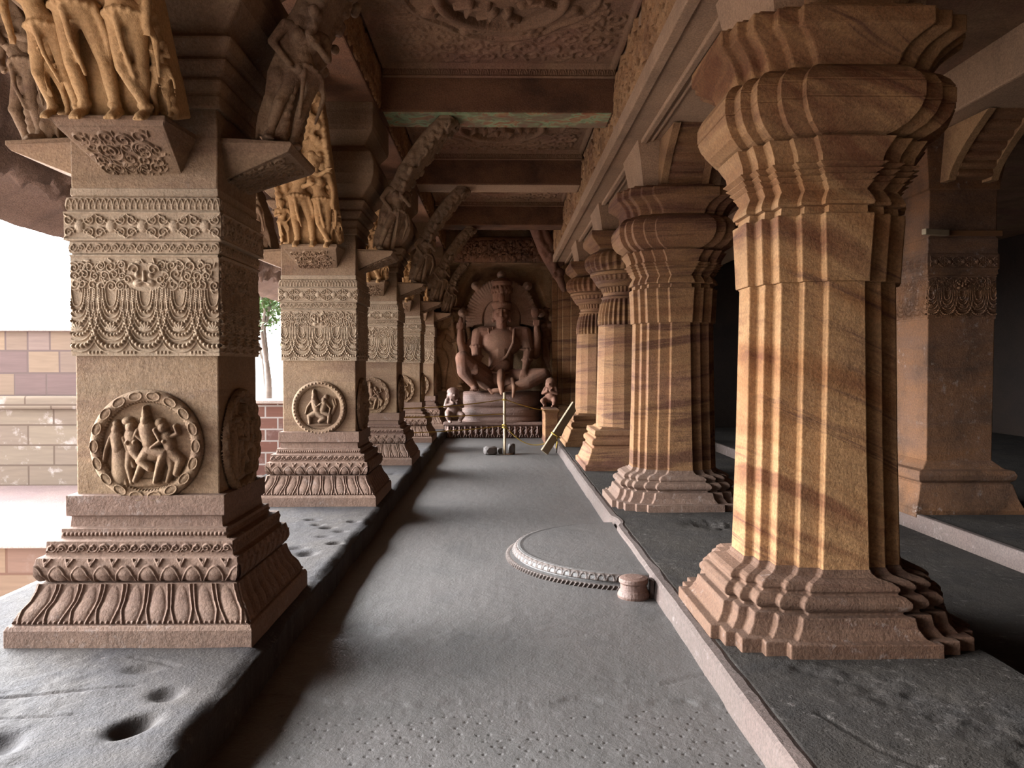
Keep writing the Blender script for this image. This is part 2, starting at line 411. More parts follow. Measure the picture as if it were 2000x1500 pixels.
def bowl(X,Y,cx,cy,rx,ry,d,a=0):
    c,s=math.cos(a),math.sin(a); u=((X-cx)*c+(Y-cy)*s)/rx; v=(-(X-cx)*s+(Y-cy)*c)/ry; q=u*u+v*v
    return -d*np.exp(-(q**1.4)*1.6)
def crack(X,Y,pts,wd,d):
    D=np.full(X.shape,9.0)
    for (a,b),(c,e) in zip(pts[:-1],pts[1:]):
        L=(c-a)**2+(e-b)**2; t=np.clip(((X-a)*(c-a)+(Y-b)*(e-b))/L,0,1); D=np.minimum(D,np.hypot(X-a-t*(c-a),Y-b-t*(e-b)))
    return -d*np.exp(-(D/wd)**2)

PITS=[]
rs=np.random.RandomState(3)
for r_ in range(9):
    for k in range(34):
        x=-1.0+k*.062+rs.uniform(-.014,.014); y=3.50-r_*.058+.03*math.sin(x*3)+rs.uniform(-.012,.012)
        if rs.rand()<.55 and not (-.05<x<.5 and r_<4 and rs.rand()<.8): PITS.append((x+.03*(r_%2),y))
def floor_h(X,Y):
    h=.012*fbm(X*1.3,Y*1.3,3)+.004*fbm(X*14,Y*14,9,3)
    lower=.5-.5*np.tanh((Y-(3.62+.05*np.sin(X*3)+.22*fbm(X*5,Y*1.2,5)-.06*X))/.022)
    h=h-.009*lower+lower*.002*fbm(X*20,Y*20,15,3)
    h=h+crack(X,Y,[(-.95,4.62),(-.7,4.55),(-.4,4.6),(.1,4.45),(.5,4.5)],.010,.006)+crack(X,Y,[(.5,3.9),(.8,3.8),(1.1,3.95)],.01,.006)
    h=h-.012*np.exp(-(((X+.86)/.20)**2+((Y-4.62)/.10)**2)**2)
    for px,py in PITS:
        q=(X-px)**2+(Y-py)**2; h=h-.007*np.exp(-q/.000035)
    return h
ys=span(1.9,3.0,.1)+span(3.0,3.75,.0052)[1:]+span(3.75,5.2,.02)[1:]+span(5.2,18.2,.12)[1:]
o=surface('floor',span(-1.35,1.2,.0052),ys,floor_h,M['floor'],.3); tag(o,kind='structure')
V,F=box(-1.35,1.2,-6,1.9,-.3,-.004); o=link('floor.001',new_mesh('floor_b',V,F),M['floor']); tag(o,kind='structure')
V,F=box(2.4,4.1,-6,18.2,-.3,0.0); o=link('floor_hall',new_mesh('floor_h',V,F),M['platform_right']); tag(o,kind='structure')

LX=-1.858; LP=.19
LY=[4.39,8.25,11.41,14.63,17.62]
DIPS=[(-1.434,3.294,.07,.075,.035,0),(-1.44,3.0,.065,.11,.06,-.5),(-1.66,3.57,.10,.06,.02,.2),(-1.86,2.86,.08,.1,.04,0),
      (-1.72,7.04,.07,.05,.03,0),(-1.50,6.70,.07,.055,.03,.3),(-1.33,6.96,.06,.05,.025,0),(-1.31,6.11,.07,.05,.03,.5),(-1.45,5.78,.07,.09,.03,-.5),(-1.58,5.95,.09,.06,.02,.3),
      (-1.36,6.55,.06,.05,.02,0),(-1.62,6.82,.05,.05,.02,0),(-1.45,6.35,.07,.04,.018,0),(-1.4,10.0,.06,.06,.02,0)]
def plat_h(X,Y):
    h=LP+.016*fbm(X*1.6,Y*1.6,21)+.004*fbm(X*9,Y*9,33,3)
    rough=.5+.5*np.tanh((-X-1.75+.5*fbm(X*2,Y*2,8))/.05)
    h=h+rough*(.012*fbm(X*16,Y*16,41,4))*(Y<3.75)
    for c in DIPS: h=h+bowl(X,Y,*c[:2],c[2],c[3],c[4],c[5])
    h=h+crack(X,Y,[(-2.3,3.22),(-1.95,3.30),(-1.72,3.36),(-1.6,3.38)],.008,.012)+crack(X,Y,[(-2.2,3.02),(-1.9,3.08),(-1.72,3.1)],.008,.010)
    h=h+crack(X,Y,[(-1.78,3.72),(-1.62,3.66),(-1.52,3.6)],.012,.009)
    for cy in (17.0,): pass
    edge=np.clip((X+1.26)/.07,0,1); h=h-.035*edge**2*(1+2*fbm(Y*3,Y*0,50))
    return h
def ledge(X,Y):
    e=(X>-1.195)
    return np.where(e,X+.035*fbm(Y*2.3,Y*0+.5,61)*2+.012*fbm(Y*14,Y*0+.5,62),X)
ys=span(2.2,4.0,.012)+span(4.0,5.3,.03)[1:]+span(5.3,7.3,.014)[1:]+span(7.3,18.2,.08)[1:]
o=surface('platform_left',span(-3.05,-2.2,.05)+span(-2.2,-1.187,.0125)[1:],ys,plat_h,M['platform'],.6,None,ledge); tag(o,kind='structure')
V,F=box(-3.05,-1.187,-6,2.2,-.6,LP); o=link('platform_left.001',new_mesh('pl_b',V,F),M['platform']); tag(o,kind='structure')

RX=1.845; RP=.129
def platr_h(X,Y):
    h=RP+.010*fbm(X*1.6,Y*1.6,121)+.003*fbm(X*9,Y*9,133,3)
    band=np.exp(-((X-1.75-.25*np.sin(Y*2.6+.6)-.45*(3.4-Y)*.3)/.22)**2)*(Y<3.75)
    h=h+band*(.03*fbm(X*13,Y*13,141,5)-.006)
    h=h-.03*np.exp(-(((X-2.02)/.30)**2+((Y-7.05)/.20)**2)**2)*(1+3*fbm(X*9,Y*9,151))
    h=h+crack(X,Y,[(1.35,3.2),(1.45,2.9),(1.6,2.7),(1.85,2.55),(2.2,2.6)],.012,.008)
    edge=np.clip(1-(X-1.1716)/.03,0,1)
    return h
def redge(X,Y): return np.where(X<1.19,X+.010*fbm(Y*5,Y*0+.5,161)*2,X)
ys=span(1.9,3.9,.014)+span(3.9,18.2,.07)[1:]
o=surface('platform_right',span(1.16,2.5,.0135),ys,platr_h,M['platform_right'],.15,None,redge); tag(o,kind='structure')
V,F=box(1.16,2.5,-6,1.9,-.02,RP); o=link('platform_right.001',new_mesh('pr_b',V,F),M['platform_right']); tag(o,kind='structure')
# pale curb face along the right platform
ysn=np.array(span(1.6,17.6,.05)); n=len(ysn)
xo=1.0716+.008*fbm(ysn*3,ysn*0+.5,71)*2; top=RP+.004+.006*fbm(ysn*6,ysn*0+.5,72); xi=1.135+.05*fbm(ysn*4,ysn*0+.5,73)
notch=np.exp(-((ysn-7.25)/.18)**4)*.045
V=[];F=[]
for k in range(n):
    V+= [(xo[k]-.01,ysn[k],-.01),(xo[k]+.004+notch[k],ysn[k],top[k]-.018),(xo[k]+.02+notch[k],ysn[k],top[k]),(xi[k]+notch[k]*.5,ysn[k],top[k]+.002),(1.24,ysn[k],top[k]-.03),(1.24,ysn[k],-.01)]
for k in range(n-1):
    for i in range(6):
        j=(i+1)%6; F.append((k*6+i,k*6+j,(k+1)*6+j,(k+1)*6+i))
F+=[tuple(range(6)),tuple((n-1)*6+i for i in range(5,-1,-1))]
o=link('curb_right',fix_normals(new_mesh('curb',V,F)),M['curb']); tag(o,kind='structure')
# inner platform with its pale curb
V,F=box(4.06,11,-6,18.2,-.3,.155); o=link('platform_inner',new_mesh('pin',V,F),M['platform_right']); tag(o,kind='structure')
V,F=box(4.035,4.10,-6,18.2,-.01,.162); o=link('curb_inner',new_mesh('cin',V,F),M['curb']); bevel(o,.012); tag(o,kind='structure')

# ------------------------------------------------------------------ walls, ceilings
V,F=box(-3.2,1.5,18.1,18.6,-.3,5.2); o=link('wall_end',new_mesh('we',V,F),M['niche']); tag(o,kind='structure')
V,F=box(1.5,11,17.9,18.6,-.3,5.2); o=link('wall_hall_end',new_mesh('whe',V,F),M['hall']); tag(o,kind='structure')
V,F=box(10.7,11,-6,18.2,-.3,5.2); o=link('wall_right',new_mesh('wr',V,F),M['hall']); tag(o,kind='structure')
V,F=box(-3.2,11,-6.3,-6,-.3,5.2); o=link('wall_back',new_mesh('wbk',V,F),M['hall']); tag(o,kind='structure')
V,F=box(2.5,11,-6,18.2,4.3,4.8); o=link('ceiling_hall',new_mesh('ch',V,F),M['ceiling']); tag(o,kind='structure')
V,F=box(-2.6,2.6,-6,18.3,4.72,5.2); o=link('ceiling',new_mesh('cc',V,F),M['ceiling']); tag(o,kind='structure')
exec_parts=[]
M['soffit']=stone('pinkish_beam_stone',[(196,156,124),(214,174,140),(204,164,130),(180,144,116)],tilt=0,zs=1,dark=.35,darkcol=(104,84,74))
BE=[4.14,8.0,11.16,14.38]
CEN=[('stone_crosspiece','dark red stone cross beam nearest the camera, over the first pillar pair'),
     ('stone_crosspiece','red-brown stone cross beam with green fresco on its underside'),
     ('stone_crosspiece','dark stone cross beam second beyond the medallion ceiling, with pale underside'),
     ('stone_crosspiece','blackened stone cross beam nearest the seated statue')]
# petal cornice mesh, shared
hf=HF(2.4,.13,.006)
for k in range(24):
    cx=.05+k*.1
    hf.poly([(cx+.04*math.cos(a),.03+.07*math.sin(a)) for a in np.linspace(0,PI,9)],.006,.008)
    hf.poly([(cx+.02*math.cos(a),.03+.045*math.sin(a)) for a in np.linspace(0,PI,7)],.005,.006)
hf.seg((0,.012),(2.4,.012),.010,.012); hf.seg((0,.12),(2.4,.12),.010,.014)
CORN=hf.mesh('cornice',lambda X,Y,h:(X-1.2,-(h+.03),Y))
for y0,(nm,lab) in zip(BE,CEN):
    e=thing(nm,lab,'ceiling beam',(0,y0+.25,4.22),'cross beams over the corridor')
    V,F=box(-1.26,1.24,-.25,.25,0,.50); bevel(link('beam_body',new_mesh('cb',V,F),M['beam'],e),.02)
    link('petal_cornice',CORN,M['ceiling'],e,(0,-.25,.345))
    if y0==8.0:
        V,F=box(-1.2,1.16,-.235,.235,-.006,.002); link('painted_underside',new_mesh('pu',V,F),M['fresco'],e)
    if y0==11.16:
        V,F=box(-1.2,1.16,-.235,.235,-.006,.002); link('pale_underside',new_mesh('pu2',V,F),M['soffit'],e)
# long beam over the right pillars
e=thing('stone_architrave','long stone architrave above the right pillars with a carved foliage frieze','architrave',(0,0,3.9))
V,F=box(1.22,2.5,-6,18.1,0,.85); bevel(link('beam_body',new_mesh('rb',V,F),M['soffit'],e),.015)
hf=HF(17.0,.62,.0125); hf.foliage(0,17,.03,.6,.27,.028,.048,4)
link('foliage_frieze',hf.mesh('ff',lambda X,Y,h:(1.222-h,X+1.0,Y+.15)),M['frieze'],e)
mb=MB(); mb.add(box(1.17,1.26,-6,18.0,-.02,.13)); mb.add(box(1.44,1.50,-6,18.0,-.035,.01)); mb.add(box(1.54,1.57,-6,18.0,-.02,.01)); mb.add(box(2.14,2.2,-6,18.0,-.03,.01))
bevel(link('fillet',mb.mesh('fl'),M['soffit'],e),.01)
# long beam over the left pillars
e=thing('stone_architrave','long shadowed stone architrave above the left pillars beside the eave','architrave',(0,0,4.22))
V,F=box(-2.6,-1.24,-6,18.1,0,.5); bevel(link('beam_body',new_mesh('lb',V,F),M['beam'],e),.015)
hf=HF(17.0,.46,.016); hf.foliage(0,17,.02,.44,.17,.022,.03,14)
link('foliage_frieze',hf.mesh('ff2',lambda X,Y,h:(-1.245+h,X+1.0,Y+.02)),M['frieze'],e)
# long beam over the inner hall pillars
V,F=box(4.12,5.1,-6,18,0,.42); o=link('stone_architrave',new_mesh('ib',V,F),M['soffit'],None,(0,0,3.9)); bevel(o,.02)
tag(o,'sooty stone architrave over the square pillar in the dark hall at right','architrave')
# carved ceiling panels
def ceiling_hf(L,seed):
    hf=HF(2.4,L,.0125); cx,cy=1.22,L*.56
    hf.foliage(.05,2.35,.05,L-.05,.26,.02,.018,seed)
    X,Y=np.meshgrid(hf.x,hf.y); R=np.hypot(X-cx,Y-cy); A=np.arctan2(Y-cy,X-cx)
    hf.h=np.where(R<.86,0,hf.h)
    hf.h=np.maximum(hf.h,np.where(np.abs(R-(.74+.09*np.abs(np.cos(A*2))))<.022,.028,0))
    rs=np.random.RandomState(seed)
    for k in range(8):
        a=k*PI/4+.39; c=(cx+.70*math.cos(a),cy+.70*math.sin(a))
        for q in range(5): hf.dot((c[0]+rs.uniform(-.1,.1),c[1]+rs.uniform(-.06,.06)),.05,.045)
        hf.seg((c[0]-.1,c[1]),(c[0]+.1,c[1]+rs.uniform(-.05,.05)),.025,.03)
    hf.h=np.where(R<.575,0,hf.h)
    ring=np.sqrt(np.clip(1-((R-.545)/.05)**2,0,1))*.07; hf.h=np.maximum(hf.h,ring)
    inner=R<.5
    g=hf.h*0
    hf2=HF(2.4,L,.0125)
    for k in range(26):
        a=rs.rand()*6.3; r=.42*math.sqrt(rs.rand()); p=(cx+r*math.cos(a),cy+r*math.sin(a)); b=a+rs.uniform(-1,1)
        hf2.seg(p,(p[0]+.14*math.cos(b),p[1]+.14*math.sin(b)),.045,.09,.025)
        hf2.dot(p,.05,.10)
    hf.h=np.where(inner,hf2.h-.05,hf.h)
    e=np.minimum(np.minimum(X,2.4-X),np.minimum(Y,L-Y)); hf.h=np.where(e<.05,.05,hf.h)
    return hf
labs=['carved ceiling panel with a round figure medallion, nearest the camera','small carved ceiling panel just beyond the green painted beam','narrow carved ceiling panel past the dark second beam','darkest ceiling panel just in front of the seated statue']
for k,(a,b_) in enumerate([(4.64,8.0),(8.5,11.16),(11.66,14.38),(14.88,18.0)]):
    if k<2: hf=ceiling_hf(b_-a,k+2)
    L=b_-a
    me=hf.mesh('cp',lambda X,Y,h:(X-1.2,Y*(L/hf.H),-h))
    o=link('carved_coffer',me,M['ceiling'],None,(0,a,4.70)); tag(o,labs[k],'ceiling panel','carved panels between the cross beams')
# overhanging rock eave
def eave():
    ysn=np.array(span(-6,2.2,.12)+span(2.2,7.5,.035)[1:]+span(7.5,18.4,.08)[1:]); pr=[(-2.5,4.34),(-2.75,4.10),(-3.05,3.84),(-3.35,3.58),(-3.62,3.34),(-3.88,3.10),(-3.93,3.13),(-4.15,3.03),(-4.40,2.88),(-4.46,2.98),(-4.75,3.25),(-4.9,5.2),(-2.5,5.2)]
    # densify underside
    P=[]
    for (a,b),(c,e_) in zip(pr[:-1],pr[1:]):
        n=9 if a>-3.87 and e_<4.4 and a>c else 2
        for k in range(n): P.append((a+(c-a)*k/n,b+(e_-b)*k/n))
    P.append(pr[-1]); P=np.array(P); s=np.arange(len(P))*.066
    A,B=np.meshgrid(s,ysn); X=np.broadcast_to(P[:,0],A.shape).copy(); Z=np.broadcast_to(P[:,1],A.shape).copy()
    ridge=(np.abs(fbm(A*2.6,B*1.9,81,5))*3.0)
    amp=np.where((X>-3.9)&(Z<4.3),.60,.05); n_=fbm(A*2,B*1.6,82)*.6-ridge*.5+.2
    Z2=Z-amp*n_; X2=X+np.where(X<-4.2,.05*fbm(A,B*1.2,84),0)
    V=np.stack([X2,B,Z2],-1).reshape(-1,3).tolist(); nx=len(P);ny=len(ysn); idx=np.arange(nx*ny).reshape(ny,nx)
    F=np.stack([idx[:-1,:-1],idx[:-1,1:],idx[1:,1:],idx[1:,:-1]],-1).reshape(-1,4).tolist()
    for j in range(ny-1): F.append((int(idx[j,nx-1]),int(idx[j,0]),int(idx[j+1,0]),int(idx[j+1,nx-1])))
    F.append(tuple(int(i) for i in idx[0])); F.append(tuple(int(i) for i in idx[-1][::-1]))
    return fix_normals(new_mesh('eave',V,F,True))
o=link('rock_eave',eave(),M['eave']); tag(o,kind='structure')

# ------------------------------------------------------------------ left pillar parts
HX,HY=.3715,.31
def face_maps(zf,t0=0.0):
    """maps (u in -1..1 * half, z, h) to the front (-y) and right (+x) faces of the left pillars"""
    front=lambda hw,hd:(lambda U,Z,h:(U*(hw),-(hd+h),Z))
    return front
def slab_panel(W,H,z0,hf,face):
    if face=='front':
        return hf.mesh('p',lambda X,Y,h:(X-W/2,-(HY+.02+h)+0*X,Y+z0))
    return hf.mesh('p',lambda X,Y,h:((HX+.02+h)+0*X,(X-W/2)*(HY+.02)/(HX+.02),Y+z0))

def festoon_hf(W=.783,H=.53,res=.0027):
    hf=HF(W,H,res); top=H*.66
    D=top-.02; sp=.18; c0=.215-2*sp
    for i in range(6):
        cx=c0+i*sp
        for k in range(9):
            wd=.134-.013*k; dp=D-.030*k-(.0 if i%2==0 else .0)
            pts=[(cx+wd*math.copysign(abs(math.cos(a))**.70,math.cos(a)),top-dp*abs(math.sin(a))**1.0) for a in np.linspace(0,PI,29)]
            if k in (0,2,4,6,8): hf.poly(pts,.0038,.008)
            else: hf.beads(pts,.0060,.011,1.9,.0125 if k==1 else .0095)
        pts=[(cx+.128*math.copysign(abs(math.cos(a))**.55,math.cos(a)),top-(D-.002)*abs(math.sin(a))**1.15) for a in np.linspace(0,PI,29)]
        # small lotus in each swag
        for q in range(7):
            a=PI*(q+.5)/7; hf.seg((cx,.13),(cx+.03*math.cos(a),.13+.034*math.sin(a)),.006,.011,.008)
        # hanging beaded tassels between swags
        for q in (-.018,0,.018): hf.beads([(cx+sp/2+q,top),(cx+sp/2+q*1.5,top-.16)],.0055,.009,1.9)
        for q in range(4): hf.dot((cx+sp/2+(-.03+.02*q),.018),.008,.009)
    hf.foliage(0,W,top-.005,H-.012,.058,.0052,.010,5)
    # lion face at the middle
    cx,cy=W/2,top+.06
    X,Y=np.meshgrid(hf.x,hf.y); m=(np.abs(X-cx)<.10)&(Y>top-.01)&(Y<H-.03); hf.h=np.where(m&(((X-cx)/.1)**2+((Y-cy)/.075)**2<1),.004,hf.h)
    for s_ in (-1,1):
        hf.dot((cx+s_*.035,cy+.012),.016,.022); hf.spiral((cx+s_*.05,cy+.04),.032,PI/2*(1-s_),1.2,s_,.006,.017)
        hf.dot((cx+s_*.035,cy-.03),.026,.02,ry=.02); hf.spiral((cx+s_*.085,cy-.01),.024,0,1.2,-s_,.006,.014)
    hf.seg((cx,cy+.03),(cx,cy-.012),.008,.020,.013); hf.poly([(cx-.035,cy-.035),(cx,cy-.022),(cx+.035,cy-.035)],.005,.024)
    hf.seg((0,H-.008),(W,H-.008),.008,.012)
    return hf
FEST=festoon_hf()
def scroll_hf(W,H,n,seed,res=.0027):
    hf=HF(W,H,res); sp=W/n
    for k in range(n):
        cx=(k+.5)*sp
        hf.dot((cx,H*.5),sp*.16,.012,ry=H*.22)
        for s_ in (-1,1):
            for q in (-1,1):
                hf.spiral((cx+s_*sp*.33,H*.5+q*H*.22),H*.19,PI/2*(1+s_),1.5,s_*q,.0042,.010)
                hf.seg((cx+s_*sp*.1,H*.5+q*H*.1),(cx+s_*sp*.48,H*.5+q*H*.40),.004,.009)
    hf.seg((0,.006),(W,.006),.007,.009); hf.seg((0,H-.006),(W,H-.006),.007,.009)
    return hf
SCR=scroll_hf(.84,.15,5,1)
def bead_hf(W,H,n,kind='bead'):
    hf=HF(W,H,.003)
    for k in range(n):
        cx=(k+.5)*W/n
        if kind=='bead': hf.dot((cx,H*.35),W/n*.46,.009)
        elif kind=='arc':
            hf.poly([(cx+W/n*.45*math.cos(a),H*.12+H*.75*math.sin(a)) for a in np.linspace(0,PI,9)],.0045,.008)
            hf.dot((cx,H*.35),W/n*.18,.007)
        elif kind=='curl':
            hf.spiral((cx,H*.5),H*.36,0,1.3,1 if k%2 else -1,.0045,.009)
            hf.seg((cx-W/n*.5,H*.2),(cx,H*.75),.004,.008)
    return hf
MOULD=bead_hf(.8,.065,26,'arc'); BEADR=bead_hf(.84,.04,40); CURL=bead_hf(.83,.06,18,'curl')

def left_profile_base():
    return [(LP-.04,.245),(LP+.085,.245),(LP+.105,.235),(LP+.110,.218),(LP+.135,.212),(LP+.17,.195),(LP+.21,.165),(LP+.26,.145),(LP+.295,.138),(LP+.30,.110),
            (LP+.305,.110),(LP+.315,.135),(LP+.345,.149),(LP+.39,.149),(LP+.425,.140),(LP+.43,.118),(LP+.435,.109),(LP+.505,.106),(LP+.51,.06),(LP+.515,.058),(LP+.56,.056),(LP+.565,.027),
            (LP+.62,.022),(LP+.625,.041),(LP+.73,.041),(LP+.735,.0)]
def lotus_patch(prof,face,n,style,h0=.014):
    """relief that follows a curved moulding and its mitres; prof list of (z,t)"""
    z=np.array([p[0] for p in prof]); t=np.array([p[1] for p in prof]); L=np.concatenate([[0],np.cumsum(np.hypot(np.diff(z),np.diff(t)))])
    W=1.1; H=L[-1]; hf=HF(W,H,.0035); sp=W/n
    for k in range(n+1):
        cx=k*sp
        if style=='tall':
            hf.poly([(cx-sp*.10,H),(cx-sp*.07,H*.35),(cx-sp*.22,.0)],.0055,.009); hf.poly([(cx+sp*.10,H),(cx+sp*.07,H*.35),(cx+sp*.22,0)],.0055,.009)
            hf.dot((cx+sp/2,H*.45),sp*.30,.007,ry=H*.5)
            for q in range(5): hf.dot((cx+sp*q/5,.008),.008,.012)
        else:
            hf.poly([(cx+sp*.46*math.cos(a)*(1-.25*max(0,math.sin(a))),H*.10+H*.62*math.sin(a)) for a in np.linspace(-.25,PI+.25,15)],.0055,.009)
            hf.dot((cx,H*.38),sp*.33,.010,ry=H*.36)
            hf.poly([(cx+sp*.5-.02,H*.98),(cx+sp*.5,H*.72),(cx+sp*.5+.02,H*.98)],.005,.009); hf.dot((cx+sp*.5,H*.85),.010,.010)
    a,b=(HX,HY) if face=='front' else (HY,HX)
    def fm(X,Y,h):
        zz=np.interp(Y,L,z); tt=np.interp(Y,L,t); U=(X/W*2-1)
        nz=np.gradient(np.interp(hf.y,L,t),hf.y)[:,None]; nn=-np.clip(nz,-1,1); no=np.sqrt(1-nn**2*.9)
        hh=h+.0015; out=b+tt+hh*no; lat=U*(a+tt-.004)
        zz=zz+hh*nn*.9
        return (lat,-out,zz) if face=='front' else (out,lat,zz)
    return hf.mesh('lp',fm,skirt=False)

def medallion_hf(kind):
    R=.300; W=2*R; hf=HF(W,W,.0026); c=R
    X,Y=np.meshgrid(hf.x,hf.y); D=np.hypot(X-c,Y-c)
    hf.h=np.where(D<.232,-.006,hf.h)
    hf.h=np.maximum(hf.h,np.sqrt(np.clip(1-((D-.265)/.034)**2,0,1))*.034)
    for k in range(18 if kind==0 else 44):
        a=2*PI*k/(18 if kind==0 else 44)
        if kind==0:
            p=[(c+(.265+.022*math.sin(q))*math.cos(a+.13*math.cos(q)),c+(.265+.022*math.sin(q))*math.sin(a+.13*math.cos(q))) for q in np.linspace(0,2*PI,13)]
            hf.poly(p,.004,.008,base=.030)
        else: hf.dot((c+.272*math.cos(a),c+.272*math.sin(a)),.012,.014,base=.028)
    for k in range(90): 
        a=2*PI*k/90; hf.dot((c+.236*math.cos(a),c+.236*math.sin(a)),.0075,.022)
        if kind==0: hf.dot((c+.293*math.cos(a),c+.293*math.sin(a)),.007,.016)
    q=.00095
    def P(x,y): return (c+x*q,c+y*q)
    def lim(pts,r,h,r1=None): hf.poly([P(*p) for p in pts],r*q,h,(r1 or r)*q)
    if kind==0:
        # standing attendant at left
        hf.dot(P(-165,92),30*q,.040,ry=34*q); hf.dot(P(-165,125),22*q,.034); lim([(-165,55),(-158,-20)],40,.040,34); lim([(-150,-40),(-145,-165)],46,.036,56)
        lim([(-195,50),(-222,-20),(-232,-80)],15,.030,11); lim([(-160,-170),(-165,-205)],15,.028); lim([(-120,-170),(-110,-208)],15,.028); lim([(-125,45),(-95,-40),(-70,-110)],15,.03)
        # leaning companion
        hf.dot(P(-82,105),34*q,.050,ry=38*q); hf.dot(P(-100,138),36*q,.044,ry=26*q); lim([(-78,60),(-70,-5)],46,.046,40); hf.dot(P(-92,22),20*q,.062); hf.dot(P(-52,22),20*q,.062)
        lim([(-70,-30),(-20,-90),(-60,-190)],32,.042,18); lim([(-90,-40),(-100,-110),(-80,-200)],30,.036,16); lim([(-45,60),(0,20),(40,-10)],16,.045)
        # tall crowned central figure
        hf.dot(P(0,142),31*q,.056,ry=38*q); lim([(0,175),(-2,215)],26,.048,12); lim([(5,95),(18,20)],54,.054,44); lim([(-40,88),(-62,40)],18,.045); lim([(58,90),(88,30),(40,-5)],19,.055,15)
        lim([(20,-20),(100,-40),(75,-110),(55,-195)],38,.054,18); lim([(10,-25),(-30,-80),(20,-120)],36,.050,26); hf.dot(P(58,-203),30*q,.036,ry=13*q)
        hf.dot(P(30,-45),66*q,.042,ry=40*q)
        # bent attendant at right
        hf.dot(P(92,100),30*q,.050,ry=34*q); hf.dot(P(75,128),30*q,.040); lim([(112,50),(130,-5)],40,.045,34); hf.dot(P(108,28),19*q,.06); lim([(135,-40),(185,-80),(165,-150)],38,.042,22)
        lim([(130,-40),(140,-120),(118,-195)],32,.038,15); lim([(140,55),(175,70),(160,110)],14,.036); lim([(95,-200),(165,-200)],12,.02)
        hf.dot(P(-20,-205),150*q,.020,ry=26*q)
    else:
        hf.dot(P(-55,120),36*q,.060,ry=42*q); lim([(-55,160),(-58,200)],32,.05,18); lim([(-50,70),(-25,-20)],52,.055,46); lim([(-85,70),(-130,10),(-150,-60)],20,.042,14)
        lim([(-25,-50),(-110,-90),(-105,-170)],44,.05,22); lim([(-20,-60),(60,-110),(10,-150)],44,.052,30)
        hf.dot(P(60,95),34*q,.060,ry=38*q); hf.dot(P(80,125),32*q,.046); lim([(62,50),(45,-20)],46,.055,42); lim([(25,50),(-20,20),(-35,40)],16,.06); lim([(90,50),(135,0),(120,-80)],18,.045,13)
        lim([(45,-50),(120,-80),(110,-160)],40,.048,22); lim([(160,90),(185,20),(150,-60)],16,.030,24); lim([(185,100),(200,40)],12,.026); hf.dot(P(0,-190),150*q,.022,ry=22*q)
    def mk(R_):
        return hf.mesh('md',lambda X,Y,h:(X-c,-(HY+.004+h),Y-c),mask=lambda X,Y:np.hypot(X-c,Y-c)<R-.0005)
    return mk(R)
MED=[medallion_hf(0),medallion_hf(1)]
def turn_right(me):
    m=me.copy(); m.transform(Matrix.Translation((HX-HY,0,0))@Matrix.Rotation(PI/2,4,'Z')); return m

